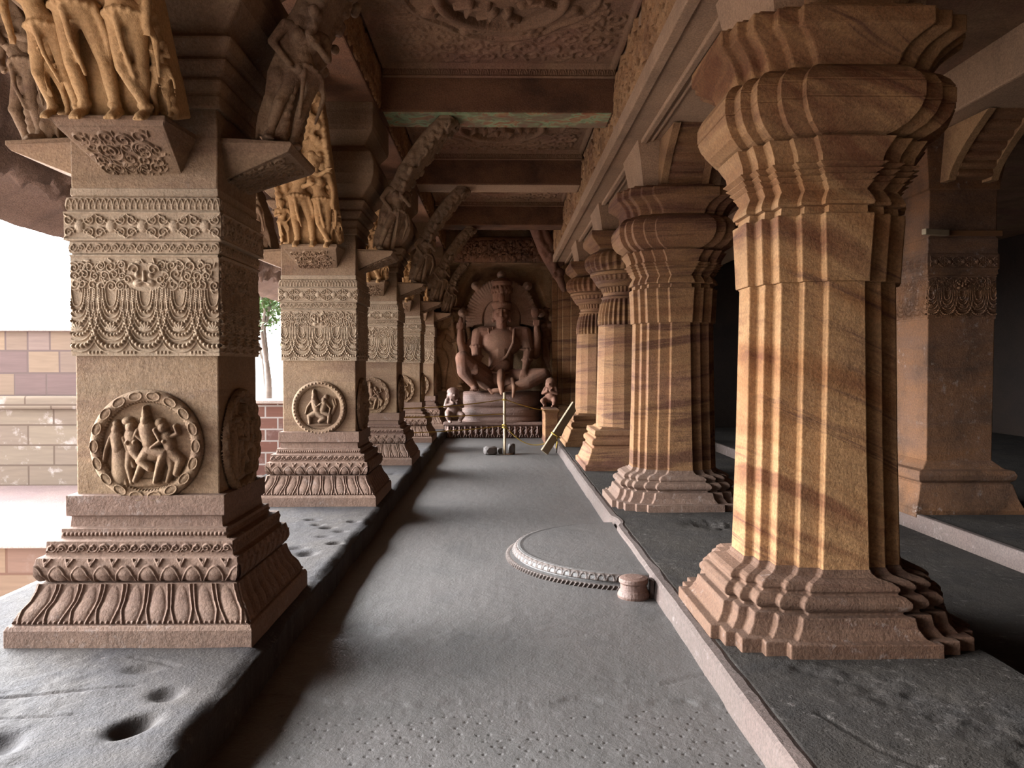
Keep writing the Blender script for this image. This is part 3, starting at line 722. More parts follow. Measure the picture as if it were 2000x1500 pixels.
# standing carved figure; faces -y, feet at z=0, height h (without headdress)
def standing(b,x0,h,sway=.03,cross=False,arm='down',crown=True,lean=0.0,female=False,y0=0.0,head_turn=0.0,detail=True):
    s=h
    def p(x,y,z): return (x0+x*s+lean*z*s,y0+y*s,z*s)
    hx=sway
    L_hip=p(hx-.055,0,.50);R_hip=p(hx+.055,0,.50)
    if cross: Lk,La=p(-.02,-.05,.27),p(.07,-.05,.04); Rk,Ra=p(.075,-.02,.27),p(.035,-.01,.04)
    else: Lk,La=p(-.085,-.05,.27),p(-.095,-.005,.04); Rk,Ra=p(.075,-.025,.27),p(.065,-.01,.04)
    th=.060 if not female else .064
    for H_,K,A,sd in ((L_hip,Lk,La,-1),(R_hip,Rk,Ra,1)):
        b.chain([H_,K],[th*s,.040*s]); b.cap(K,((K[0]*.5+A[0]*.5),K[1]*.5+A[1]*.5+.01*s,K[2]*.5+A[2]*.5),.040*s,.038*s)
        b.cap(((K[0]*.5+A[0]*.5),K[1]*.5+A[1]*.5+.01*s,K[2]*.5+A[2]*.5),A,.037*s,.024*s)
        b.ell((A[0]+sd*.016*s,A[1]-.045*s,.022*s),(.036*s,.080*s,.026*s)); b.ell((K[0],K[1]-.022*s,K[2]),(.030*s,.024*s,.034*s))
        if detail:
            for q in range(3): b.ell((A[0]+sd*.012*s+(-.022+.022*q)*s,A[1]-.112*s,.014*s),(.011*s,.018*s,.012*s))
            for z_ in (.055,.068):   # anklets
                n=8
                for q in range(n): a=2*PI*q/n; b.ell((A[0]+.031*s*math.cos(a),A[1]+.031*s*math.sin(a),z_*s),(.010*s,.010*s,.007*s))
    b.ell(p(hx,.0,.53),(.115*s,.085*s,.085*s)); b.cap(p(hx*.8,0,.56),p(hx*.2,-.005,.64),.082*s,.066*s)
    b.ell(p(0,-.005,.735),(.105*s,.075*s,.10*s)); 
    if female:
        for q in (-1,1): b.ell(p(q*.05,-.07,.745),(.048*s,.045*s,.046*s))
    b.cap(p(-.115,0,.80),p(.115,0,.80),.044*s); b.cap(p(0,0,.80),p(0,-.01,.88),.038*s,.034*s)
    hc=p(head_turn*.02,-.02,.935)
    b.ell(hc,(.058*s,.062*s,.075*s)); b.ell((hc[0],hc[1]-.060*s,hc[2]-.012*s),(.011*s,.016*s,.020*s))
    for q in (-1,1):
        b.ell((hc[0]+q*.060*s,hc[1]+.008*s,hc[2]-.020*s),(.014*s,.016*s,.034*s))
        b.ell((hc[0]+q*.024*s,hc[1]-.052*s,hc[2]+.010*s),(.015*s,.012*s,.008*s))
    b.ell((hc[0],hc[1]-.052*s,hc[2]-.042*s),(.020*s,.012*s,.007*s))
    if crown: b.cap((hc[0],hc[1]+.01*s,hc[2]+.05*s),(hc[0],hc[1]+.015*s,hc[2]+.16*s),.058*s,.034*s); b.ell((hc[0],hc[1]-.02*s,hc[2]+.06*s),(.070*s,.062*s,.016*s))
    else: b.ell((hc[0]+.01*s,hc[1]+.03*s,hc[2]+.045*s),(.085*s,.065*s,.06*s)); b.ell((hc[0]-.03*s,hc[1]+.03*s,hc[2]+.10*s),(.045*s,.04*s,.035*s))
    SL=p(-.135,0,.80);SR=p(.135,0,.80)
    arms={'down':[(-.175,-.01,.64),(-.165,-.05,.50)],'hip':[(-.20,.0,.66),(-.10,-.06,.56)],'up':[(-.20,-.04,.72),(-.19,-.07,.88)],'chest':[(-.175,-.03,.67),(-.06,-.10,.72)],'round':[(-.20,-.03,.74),(-.30,-.06,.80)]}
    al=arms[arm if isinstance(arm,str) else arm[0]]; ar=[(-a,b_,c) for a,b_,c in arms[arm if isinstance(arm,str) else arm[1]]]
    for S_,A_ in ((SL,al),(SR,ar)):
        e_=p(*A_[0]);w_=p(*A_[1]); b.cap(S_,e_,.040*s,.030*s); b.cap(e_,w_,.030*s,.022*s); dv=(Vector(w_)-Vector(e_)).normalized()*.035*s
        b.ell(tuple(Vector(w_)+dv),(.026*s,.020*s,.030*s))
        if detail:
            for q in (-1,0,1): b.cap(tuple(Vector(w_)+dv*1.3+Vector((q*.014*s,0,0))),tuple(Vector(w_)+dv*2.1+Vector((q*.016*s,-.005*s,0))),.0085*s,.007*s)
    if detail:
        n=18   # girdle and necklace
        for q in range(n):
            a=2*PI*q/n; b.ell(p(hx+.118*math.cos(a),.088*math.sin(a),.545-.02*math.cos(a*2)),(.018*s,.015*s,.016*s))
        for q in range(11):
            a=PI*q/10; b.ell(p(.062*math.cos(a),-.055-.02*math.sin(a),.80-.07*math.sin(a)),(.013*s,.012*s,.012*s))
        b.chain([p(hx-.02,-.085,.52),p(hx-.01,-.10,.38),p(hx+.01,-.07,.22)],[.020*s,.016*s,.012*s])
        b.chain([p(hx+.11,-.03,.54),p(hx+.15,-.04,.40),p(hx+.13,-.03,.22)],[.016*s,.020*s,.010*s])
    return b

SURF_F=[(2.78,.585),(3.3,.87),(3.8,1.14),(4.215,1.38)]
SURF=[(2.78,.60),(3.0,.64),(3.33,.73),(3.6,.85),(3.8,.98),(4.0,1.13),(4.215,1.36)]
def surf_o(z,T=None):
    T=T or CUR[0]; return float(np.interp(z,[a for a,_ in T],[b for _,b in T]))
CUR=[SURF]
def bracket_slab(w0=.29,w1=.24,seed=1,foliage=True,flank=False,nth=.15):
    b=Body(); rs=np.random.RandomState(seed)
    zs=np.linspace(2.80,4.19,15)
    mb=Body()
    V=[];F=[]
    for k,z in enumerate(zs):
        wd=w0+(w1-w0)*(k/14.0); o=surf_o(z)
        for x,oo in ((-wd,o-.02),(-wd*.5,o+.01),(wd*.5,o+.01),(wd,o-.02),(wd,o-nth-.03),(-wd,o-nth-.03)): V.append((x,-oo,z+(0 if oo>o-.1 else .06)))
    n=len(zs)
    for k in range(n-1):
        for i in range(6):
            j=(i+1)%6; F.append((k*6+i,k*6+j,(k+1)*6+j,(k+1)*6+i))
    F+=[tuple(range(5,-1,-1)),tuple((n-1)*6+i for i in range(6))]
    b.add((V,F))
    for s_ in (-1,1):      # scrolled leafy rims
        for z in np.arange(2.84,4.18,.045):
            o=surf_o(z); wd=w0+(w1-w0)*((z-2.8)/1.39); b.ell((s_*(wd-.01),-(o+.0),z),(.03,.03,.026))
    if foliage:
        z=3.72
        while z<4.16:
            for k in range(7):
                x=rs.uniform(-.2,.2); zz=z+rs.uniform(-.03,.03); o=surf_o(zz)+.02
                a0=rs.rand()*6.3; R=rs.uniform(.03,.055); dr=1 if rs.rand()<.5 else -1
                pts=[(x+R*(1-.8*q/9)*math.cos(a0+dr*q*.75),-(o+.01+.02*q/9+R*(1-.8*q/9)*math.sin(a0+dr*q*.75)*.65),zz+R*(1-.8*q/9)*math.sin(a0+dr*q*.75)) for q in range(10)]
                b.chain(pts,[.015]*10)
            z+=.06
        for k in range(22):
            zz=rs.uniform(3.2,3.75); x=rs.choice([-1,1])*rs.uniform(.16,.27); o=surf_o(zz)+.01
            b.ell((x,-o,zz),(.035,.03,.03))
    if flank:        # leafy ribs and small bodies carved down both flanks
        for s_ in (-1,1):
            for q in range(5):
                zz=np.linspace(2.84,4.16,12); off=.02+.030*q
                b.chain([(s_*(w0+(w1-w0)*((z-2.8)/1.39)+.004),-(surf_o(z)-off+.012*math.sin(z*24+q)),z) for z in zz],[.011]*12)
            for z in np.arange(2.9,4.1,.07):
                b.ell((s_*(w0+(w1-w0)*((z-2.8)/1.39)),-(surf_o(z)-.07-.03*math.sin(z*40)),z),(.03,.035,.045))
    return b.fuse('bracket',.0105,1)
TILT=Matrix.Translation((0,-.635,2.80))@Matrix.Rotation(math.radians(27),4,'X')
TILT_S=Matrix.Translation((0,-.655,2.80))@Matrix.Rotation(math.radians(13),4,'X')
def fig_mesh(fn,voxel=.0085,T=None):
    b=Body(); fn(b); return b.fuse('figure',voxel,1,T or TILT)
FIG={}
FIG['man']=fig_mesh(lambda b:standing(b,-.035,.90,-.03,False,('up','round'),True))
FIG['woman']=fig_mesh(lambda b:standing(b,.13,.84,.035,True,('chest','down'),False,female=True))
FIG['girl']=fig_mesh(lambda b:standing(b,-.20,.74,.03,False,('down','up'),False,lean=-.10,female=True))
FIG['dwarf']=fig_mesh(lambda b:standing(b,.245,.40,.04,False,('hip','chest'),False,y0=.02))
FIG['dwarf2']=fig_mesh(lambda b:standing(b,-.235,.42,-.04,False,('chest','hip'),False,y0=.0))
def side_T(sg): return Matrix.Translation((sg*-.12,-.60,2.80))@Matrix.Rotation(math.radians(12),4,'X')@Matrix.Rotation(math.radians(-62*sg),4,'Z')
FIG['lady']=fig_mesh(lambda b:standing(b,.0,.80,.05,False,('hip','chest'),False,female=True),T=side_T(1))
FIG['lady_l']=fig_mesh(lambda b:standing(b,.0,.80,.05,False,('hip','chest'),False,female=True),T=side_T(-1))
CUR[0]=SURF_F; SLAB=bracket_slab(); CUR[0]=SURF; SLAB2=bracket_slab(.15,.17,5,flank=True,nth=.09)

def corbel_mesh():
    V=[(-.27,-.69,2.765),(.27,-.69,2.765),(.27,-.30,2.78),(-.27,-.30,2.78),
       (-.27,-.69,2.79),(.27,-.69,2.79),(.27,-.30,2.81),(-.27,-.30,2.81),
       (-.255,-.67,2.74),(.255,-.67,2.74),(.19,-.305,2.60),(-.19,-.305,2.60),(.255,-.30,2.74),(-.255,-.30,2.74)]
    F=[(0,1,2,3),(7,6,5,4),(0,4,5,1),(1,5,6,2),(2,6,7,3),(3,7,4,0),(8,11,10,9),(8,9,1,0),(9,12,2,1),(13,8,0,3),(9,10,12),(8,13,11),(11,13,12,10)]
    return fix_normals(new_mesh('corbel',V,F))
CORB=corbel_mesh()
hf=HF(.5,.36,.003); hf.foliage(.01,.49,.01,.35,.095,.0065,.011,9)
for s_ in (-1,1):
    hf.spiral((.25+s_*.10,.2),.075,0,1.7,s_,.008,.014); hf.spiral((.25+s_*.05,.08),.04,0,1.4,-s_,.007,.012)
def corb_map(X,Y,h):
    v=Y/.36; wd=.19+(.255-.19)*v; lat=(X/.5*2-1)*(wd-.012); y=-.305-(.365)*v; z=2.60+.14*v
    return (lat,y-h*.36-.001,z-h*.93-.001)
CORBREL=hf.mesh('cr',corb_map,skirt=False)
def T90(me,ang,dx,dy):
    m=me.copy(); m.transform(Matrix.Translation((dx,dy,0))@Matrix.Rotation(ang,4,'Z')); return m
RT=(PI/2,HX-HY,0); LT=(-PI/2,-(HX-HY),0)
SIDE={'corbel':{ 'front':CORB,'right':T90(CORB,*RT),'left':T90(CORB,*LT)},
      'slab':{'front':SLAB,'right':T90(SLAB2,*RT),'left':T90(SLAB2,*LT)},
      'lady':{'front':FIG['lady'],'right':T90(FIG['lady'],*RT),'left':T90(FIG['lady_l'],*LT)},
      'crel':{'front':CORBREL,'right':T90(CORBREL,*RT)}}
BASE=new_mesh('base',*sweep(rect(HX,HY),left_profile_base()))
CYMA=[(LP+.112,.2175),(LP+.135,.212),(LP+.17,.195),(LP+.21,.165),(LP+.26,.145),(LP+.293,.138)]
TOR=[(LP+.307,.114),(LP+.315,.135),(LP+.345,.149),(LP+.39,.149),(LP+.423,.140)]
LOT={f:(lotus_patch(CYMA,f,9,'tall'),lotus_patch(TOR,f,9,'round')) for f in ('front','right')}
SHAFT=new_mesh('shaft',*sweep(rect(HX,HY),[(LP+.72,.003),(1.66,-.003),(2.86,-.012),(2.96,-.002)]))
BAND=new_mesh('bands',*sweep(rect(HX,HY),[(1.652,.0),(1.655,.016),(2.180,.016),(2.184,.008),(2.19,.018),(2.215,.024),(2.24,.018),(2.248,.012),(2.252,.036),(2.40,.036),(2.404,.022),(2.412,.026),(2.435,.032),(2.468,.028),(2.48,.012),(2.486,.006),(2.49,.014),(2.525,.012),(2.53,-.01)]))
CAPM=new_mesh('capital',*sweep(rect(HX,HY),[(2.94,-.03),(3.0,-.03),(3.02,.02),(3.08,.05),(3.10,.03),(3.12,.06),(3.17,.09),(3.19,.07),(3.21,.10),(3.27,.13),(3.30,.08),(3.34,.12),(3.42,.20),(3.52,.235),(3.64,.235),(3.74,.20),(3.80,.14),(3.82,.12),(3.86,.15),(3.95,.22),(4.0,.23),(4.23,.23)]))
FP={'front':FEST.mesh('fp',lambda X,Y,h:(X-.3915,-(HY+.0165+h),Y+1.655)),'right':None}
def patch(hf,z0,t,face):
    W=hf.W; hw=(HX+t) if face=='front' else (HY+t); out=(HY if face=='front' else HX)+t+.0005
    if face=='front': return hf.mesh('pt',lambda X,Y,h:((X/W*2-1)*(hw-.003),-(out+h),Y+z0),skirt=False)
    return hf.mesh('pt',lambda X,Y,h:(out+h,(X/W*2-1)*(hw-.003),Y+z0),skirt=False)
PT={}
for f in ('front','right'):
    PT[f]={'festoon_panel':patch(FEST,1.652,.016,f),'scroll_band':patch(SCR,2.251,.036,f),'arc_moulding':patch(MOULD,2.41,.027,f),'bead_moulding':patch(CURL,2.187,.019,f),
           'bead_row':patch(BEADR,LP+.518,.0575,f),'leaf_row':patch(CURL,LP+.44,.1075,f),'tendril_row':patch(CURL,2.545,-.008,f)}
SMED=turn_right(MED[0])
def left_pillar(idx,label,mat,figmat,med,figs,front_slab=True):
    e=thing('carved_pier',label,'pillar',(LX,LY[idx],0),'square pillars along the open left side')
    ba=bevel(link('base',BASE,M['left_foot'],e),.006)
    for f in ('front','right'):
        link('lotus_moulding',LOT[f][0],M['left_foot'],ba); link('lotus_moulding',LOT[f][1],M['left_foot'],ba)
        link('bead_row',PT[f]['bead_row'],M['left_foot'],ba); link('leaf_row',PT[f]['leaf_row'],M['left_foot'],ba)
    sh=bevel(link('shaft',SHAFT,M['left'],e),.008)
    link('medallion',MED[med],M['left'],e,(0,0,1.178 if idx==0 else 1.165)).scale=(1,1,1) if idx==0 else (.94,1,.94)
    link('medallion',SMED,M['left'],e,(0,0,1.175))
    bd=bevel(link('moulded_band',BAND,M['carved'],e),.005)
    for f in ('front','right'):
        link('festoon_panel',PT[f]['festoon_panel'],M['carved'],e)
        for k in ('scroll_band','arc_moulding','bead_moulding','tendril_row'): link(k,PT[f][k],M['carved'],bd)
    bevel(link('capital',CAPM,M['left'],e),.012)
    for side in ('front','right','left'):
        cb=bevel(link('corbel',SIDE['corbel'][side],mat,e),.006)
        if side!='left': link('scroll_relief',SIDE['crel'][side],mat,cb)
        sl=link('bracket',SIDE['slab'][side],figmat if side=='front' else mat,e)
        if side=='front':
            for k in figs: link('bracket_figure',FIG[k],figmat,sl)
        elif side=='right': link('bracket_figure',SIDE['lady'][side],mat,sl)
        else: link('bracket_figure',SIDE['lady'][side],mat,sl)
    return e
M['L1fig']=stone('warm_carved_sandstone',[(178,128,82),(210,164,112),(220,176,124),(190,142,96)],tilt=.1,zs=3,dark=.35,darkcol=(104,82,58),grain=.7)
P1=left_pillar(0,'nearest carved square pillar at left, with a medallion of four figures',M['left'],M['L1fig'],0,['man','woman','girl','dwarf','dwarf2'])
P2=left_pillar(1,'second square pillar at left, with yellow-stained bracket figures and a seated couple medallion',M['left'],M['ochre'],1,['man','woman','dwarf','dwarf2'])
P3=left_pillar(2,'third square pillar at left, half hidden behind the yellow-stained one',M['left'],M['left'],0,['man','woman','dwarf'])
P4=dup(P3,(LX,LY[3],0),'fourth square pillar at left, only a narrow strip showing')
P5=dup(P3,(LX,LY[4],0),'last square pillar at left, against the end wall by the statue')
dup(P3,(LX,.2,0),'unseen square pillar added to the left row just behind the viewpoint')  # row continued out of view, added to darken the right pillars' front faces
dup(P3,(LX,-3.2,0),'unseen square pillar added to the left row farthest behind the viewpoint')  # second unseen copy, added to cut more light from the open side

# ------------------------------------------------------------------ right pillars
a_,c_,b__,h_,H_=.10,.21,.315,.37,.42
q=[(a_,H_),(a_,h_),(c_,h_),(c_,b__),(b__,b__),(b__,c_),(h_,c_),(h_,a_),(H_,a_)]
quad=[(x,-y) for x,y in q]                       # bottom-right, going ccw from front centre to right
PLAN=quad+[(x,-y) for x,y in quad[::-1]]+[(-x,-y) for x,y in quad]+[(-x,y) for x,y in quad[::-1]]
z0=RP-.03
RBASE=[(z0,.29),(.200,.288),(.203,.235),(.222,.222),(.25,.203),(.305,.192),(.308,.150),(.325,.150),(.330,.168),(.350,.184),(.375,.184),(.400,.160),(.405,.132),(.418,.130),(.425,.140),(.445,.138),(.462,.115),(.468,.09),(.478,.055),(.495,.038),(.515,.030)]
RSH=[(.505,.028),(1.2,.012),(2.062,0.0)]
RUP=[(2.05,-.018),(2.25,-.026),(2.41,-.034)]
RCAP=[(2.40,-.030),(2.402,-.008),(2.452,-.004),(2.456,-.030),(2.47,-.034),(2.50,-.024),(2.54,-.002),(2.572,.024),(2.580,.030),(2.582,.018),(2.586,.022),(2.606,.046),(2.610,.046),(2.612,.032),(2.616,.036),(2.634,.062),(2.638,.062),(2.640,.046),(2.644,.050),(2.664,.080),(2.668,.080),(2.670,.060),(2.675,.060),(2.71,.066),(2.745,.084),(2.785,.106),(2.79,.106),(2.792,.07),(2.81,.07)]
RCUSH=[(2.80,.06),(2.815,.10),(2.85,.150),(2.90,.185),(2.955,.203),(2.957,.199),(2.962,.199),(2.964,.205),(3.04,.205),(3.042,.200),(3.046,.199),(3.05,.202),(3.09,.182),(3.125,.15),(3.15,.11)]
RAB=[(3.145,.10),(3.16,.115),(3.20,.125),(3.25,.155),(3.285,.195),(3.305,.225),(3.31,.236),(3.40,.236),(3.405,.19),(3.43,.19)]
def roll_bracket(width,z0,z1,o0,o1,n=7,rr=.035):
    """bracket with a stack of horizontal rolls curving outward (toward -y)"""
    pts=[]
    N=n*8
    for k in range(N+1):
        s=k/N; o=o0+(o1-o0)*s**1.5; z=z0+(z1-z0)*s
        bump=rr*abs(math.sin(PI*n*s)); dx,dz=.8,-.45
        pts.append((o+bump*dx,z+bump*dz))
    V=[];F=[];m=len(pts)
    for x in (-width/2,width/2):
        for o,z in pts: V.append((x,-o,z))
        V.append((x,0,z1)); V.append((x,0,z0))
    M_=m+2
    for k in range(M_):
        j=(k+1)%M_; F.append((k,j,M_+j,M_+k))
    F.append(tuple(range(M_-1,-1,-1))); F.append(tuple(M_+k for k in range(M_)))
    me=fix_normals(new_mesh('rbk',V,F)); 
    return me
RB=roll_bracket(.34,3.42,3.91,.50,1.05)
def fillets():
    mb=MB()
    for s_ in (-1,1):
        V=[];F=[];m=9
        x0,x1=sorted((s_*.17,s_*.245))
        for x in (x0,x1):
            for k in range(m):
                t=k/(m-1); V.append((x,-(.50+.60*t**1.5),3.42+.49*t-.03))
            V.append((x,0,3.91));V.append((x,0,3.42))
        M_=m+2
        for k in range(M_):
            j=(k+1)%M_; F.append((k,j,M_+j,M_+k))
        F+=[tuple(range(M_-1,-1,-1)),tuple(M_+k for k in range(M_))]
        mb.add((V,F))
    return fix_normals(mb.mesh('fil'))
RF=fillets()
def rotz(me,a):
    m=me.copy(); m.transform(Matrix.Rotation(a,4,'Z')); return m
RBs=[rotz(RB,a) for a in (0,PI)]; RFs=[rotz(RF,a) for a in (0,PI)]
def right_pillar(loc,label,mat,bmat=None):
    e=thing('faceted_pier',label,'pillar',(loc[0],loc[1],0),'many-faceted pillars on the right platform')
    for nm,pr,bw in (('base',RBASE,.008),('shaft',RSH,.007),('upper_shaft',RUP,.007),('stepped_neck',RCAP,.0025),('cushion_capital',RCUSH,.009),('abacus',RAB,.009)):
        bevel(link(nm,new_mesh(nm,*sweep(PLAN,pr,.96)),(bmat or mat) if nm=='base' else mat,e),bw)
    bk=link('bracket_block',new_mesh('bb',*sweep(rect(.33,.33),[(3.41,.06),(3.70,.10),(3.91,.14)])),M['soffit'],e)
    for k in range(2):
        r=bevel(link('roll_bracket',RBs[k],M['right_far'],e),.004); bevel(link('carved_edge',RFs[k],M['frieze'],r),.004)
    return e
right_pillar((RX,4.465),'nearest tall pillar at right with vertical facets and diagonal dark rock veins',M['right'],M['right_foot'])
right_pillar((RX+.03,8.32),'second faceted pillar at right, with level rock bands and a bulging capital',M['right_far'],M['left_foot'])

right_pillar((RX,.2),'unseen faceted pillar added to the right row just behind the viewpoint',M['right'])  # out of frame, added to block light reaching the pillar fronts
# round pot-capital pillars
def lathe(prof,n,flute=None,yround=1.0):
    """prof: (z,r,fl) fl = flute depth; polygonal when n small"""
    V=[];F=[]
    for z,r,fl in prof:
        for i in range(n):
            a=2*PI*(i+.5)/n
            rr=r-(fl*(.5-.5*math.cos(a*flute)) if flute else 0)
            V.append((rr*math.cos(a),rr*math.sin(a),z))
    m=len(prof)
    for k in range(m-1):
        for i in range(n):
            j=(i+1)%n; F.append((k*n+i,k*n+j,(k+1)*n+j,(k+1)*n+i))
    F+=[tuple(range(n-1,-1,-1)),tuple((m-1)*n+i for i in range(n))]
    return V,F
def round_pillar(loc,label):
    e=thing('round_pier',label,'pillar',(loc[0],loc[1],0),'round-capital pillars near the statue')
    m=M['right_far']; hb=.40
    bevel(link('base',new_mesh('b',*sweep(rect(hb,hb),[(z0,.27),(.20,.27),(.21,.235),(.30,.20),(.38,.17),(.43,.165),(.435,.13),(.47,.13),(.48,.155),(.53,.16),(.56,.14),(.57,.10),(.60,.10),(.61,.12),(.68,.11),(.69,.03),(.72,.0)])),m,e),.012)
    bevel(link('octagonal_shaft',new_mesh('s',*lathe([(.70,.43,0),(2.20,.40,0)],16)),m,e),.005)
    bevel(link('fluted_neck',new_mesh('f',*lathe([(2.19,.405,0),(2.20,.41,.03),(2.28,.415,.035),(2.40,.40,.035),(2.52,.37,.03),(2.58,.34,.02)],192,32)),m,e),.001)
    link('beaded_bowl',new_mesh('w',*lathe([(2.57,.34,0),(2.60,.36,0),(2.62,.33,0),(2.66,.33,0),(2.67,.35,.02),(2.74,.37,.02),(2.75,.40,0),(2.80,.44,0),(2.83,.45,.0),(2.84,.47,.015),(2.90,.50,.015),(2.91,.52,0),(2.95,.52,0),(2.955,.46,0)],160,40)),m,e)
    k=link('cushion_capital',new_mesh('k',*lathe([(2.95,.46,0),(2.97,.54,.02),(3.02,.59,.04),(3.09,.61,.045),(3.16,.60,.045),(3.22,.55,.03),(3.26,.47,.01),(3.28,.42,0)],192,32)),m,e)
    bevel(link('abacus',new_mesh('a',*sweep(rect(.40,.40),[(3.27,.03),(3.30,.06),(3.36,.12),(3.40,.16),(3.44,.17),(3.50,.17)])),m,e),.01)
    link('bracket_block',new_mesh('bb2',*sweep(rect(.33,.33),[(3.49,.06),(3.70,.10),(3.91,.14)])),M['soffit'],e)
    for q_ in range(2):
        bevel(link('roll_bracket',RBs[q_],M['right_far'],e),.004)
    return e
rp=round_pillar((1.86,11.35),'nearer round-capital pillar, just beyond the second faceted pillar')
dup(rp,(1.86,14.55,0),'farther round-capital pillar, partly hidden and closest to the end wall')

# pilaster at the right of the statue
e=thing('stepped_pilaster','stepped stone pilaster on the end wall right of the statue','pilaster',(1.62,17.45,0))
for x0,x1,y0,nm in ((-.42,-.30,.12,'side_strip'),(-.30,-.20,.02,'side_strip'),(-.20,-.02,-.08,'side_strip'),(-.02,.42,-.20,'pilaster_shaft')):
    V,F=box(x0,x1,y0,.60,.05,3.92); bevel(link(nm,new_mesh('ps',V,F),M['right_far'],e),.012)
bevel(link('base',new_mesh('pb',*sweep(rect(.36,.36),[(.0,.13),(.16,.13),(.17,.10),(.34,.05),(.35,.09),(.44,.09),(.45,.05),(.62,.05),(.63,-.02),(.66,-.1)])),M['right_far'],e,(.12,.22,.06)),.012)

# inner hall pillar
e=thing('square_pier','square pillar on the inner ledge at far right, with a carved garland band','pillar',(4.57,7.88,0))
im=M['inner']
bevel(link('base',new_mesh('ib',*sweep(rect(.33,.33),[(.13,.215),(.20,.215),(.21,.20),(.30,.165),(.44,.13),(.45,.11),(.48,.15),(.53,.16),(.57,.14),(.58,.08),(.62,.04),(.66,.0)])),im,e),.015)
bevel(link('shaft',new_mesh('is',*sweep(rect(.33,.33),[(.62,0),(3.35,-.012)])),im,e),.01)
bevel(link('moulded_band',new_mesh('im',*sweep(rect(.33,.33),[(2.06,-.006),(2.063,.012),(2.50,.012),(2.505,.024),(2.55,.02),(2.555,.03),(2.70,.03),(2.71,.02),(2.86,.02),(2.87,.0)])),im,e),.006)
k_=.342/(HX+.016)
def ipatch(hf,z0,z1,face,out):
    W=hf.W;H=hf.H
    if face=='front': return hf.mesh('ip',lambda X,Y,h:((X/W*2-1)*.338,-(out+h),z0+Y/H*(z1-z0)),skirt=False)
    return hf.mesh('ip',lambda X,Y,h:(-(out+h),-(X/W*2-1)*.338,z0+Y/H*(z1-z0)),skirt=False)
SQ=HF(.68,.36,.004); SQ.foliage(.02,.66,.02,.34,.09,.007,.011,19)
for r_ in (.07,.11,.15): SQ.poly([(.34+r_*math.cos(a),.18+r_*math.sin(a)) for a in np.linspace(0,2*PI,30)],.006,.013)
for f in ('front','left'):
    link('garland_panel',ipatch(FEST,2.07,2.49,f,.343),im,e); link('scroll_band',ipatch(SCR,2.56,2.69,f,.361),im,e)
    link('scroll_panel',ipatch(SQ,2.93,3.30,f,.320),im,e)
cp=bevel(link('capital_block',new_mesh('ic',*sweep(rect(.33,.33),[(3.33,-.01),(3.34,.03),(3.40,.03),(3.6,.06),(3.92,.10)])),im,e),.008)
mm=Matrix.Translation((0,.16,0))
for k in range(2):
    r=link('roll_bracket',RBs[k],im,e); bevel(r,.004); r2=link('carved_edge',RFs[k],im,r); bevel(r2,.004)
V,F=box(-.42,.42,-.385,-.345,2.885,2.925)
o=link('wooden_clamp',new_mesh('wc',*box(-.36,.36,-.40,-.352,2.872,2.925)),M['wood_dark'],None,(4.57,7.88,0)); bevel(o,.004)
tag(o,'brown wooden clamp bar across the carved square pillar in the hall','wooden bar')
o=link('wooden_peg',new_mesh('wp',*box(-.14,.14,-.028,.028,-.028,.028)),M['wood'],None,(4.23,7.42,2.895),.25); bevel(o,.006)
tag(o,'short pale wooden peg at the left corner of the square hall pillar','wooden peg')

# ------------------------------------------------------------------ seated statue group on the end wall
SY=17.55
def W(u,v,y=SY):       # measured layout of the group, metres on the plane of the end wall
    return ((u-976)*.0116,y,1.6+(714-v)*.0116)
st=thing('seated_statue','large seated stone deity with a tall crown on a coiled serpent','statue',(0,0,0))
b=Body()
def w3(u,v,y): return W(u,v,y)
# torso
b.ell(w3(978,738,17.50),(.42,.34,.24)); b.cap(w3(978,725,17.50),w3(979,690,17.50),.29,.29); b.ell(w3(979,668,17.50),(.46,.29,.35)); b.cap(w3(942,650,17.52),w3(1017,650,17.52),.17,.17)
b.ell(w3(964,662,17.33),(.18,.08,.12)); b.ell(w3(995,662,17.33),(.18,.08,.12)); b.ell(w3(979,712,17.30),(.22,.13,.17))
b.cap(w3(979,645,17.48),w3(980,625,17.44),.13,.12)
# head and face
b.ell(w3(980,613,17.40),(.175,.19,.215)); b.ell(w3(980,622,17.28),(.10,.07,.07)); b.ell(w3(980,613.5,17.205),(.028,.045,.055)); b.cap(w3(980,604,17.225),w3(980,614,17.195),.018,.028)
for q in (-1,1):
    b.ell(w3(980+q*6,607.5,17.225),(.045,.022,.014)); b.ell(w3(980+q*6.2,604,17.225),(.055,.022,.012)); b.ell(w3(980+q*8,616,17.27),(.05,.05,.05))
    b.ell(w3(980+q*15.5,614,17.42),(.035,.05,.095)); b.ell(w3(980+q*16.5,625,17.42),(.05,.04,.05))
b.ell(w3(980,620.5,17.205),(.052,.026,.013)); b.ell(w3(980,623,17.21),(.040,.026,.013)); b.ell(w3(980,629,17.26),(.05,.05,.035))
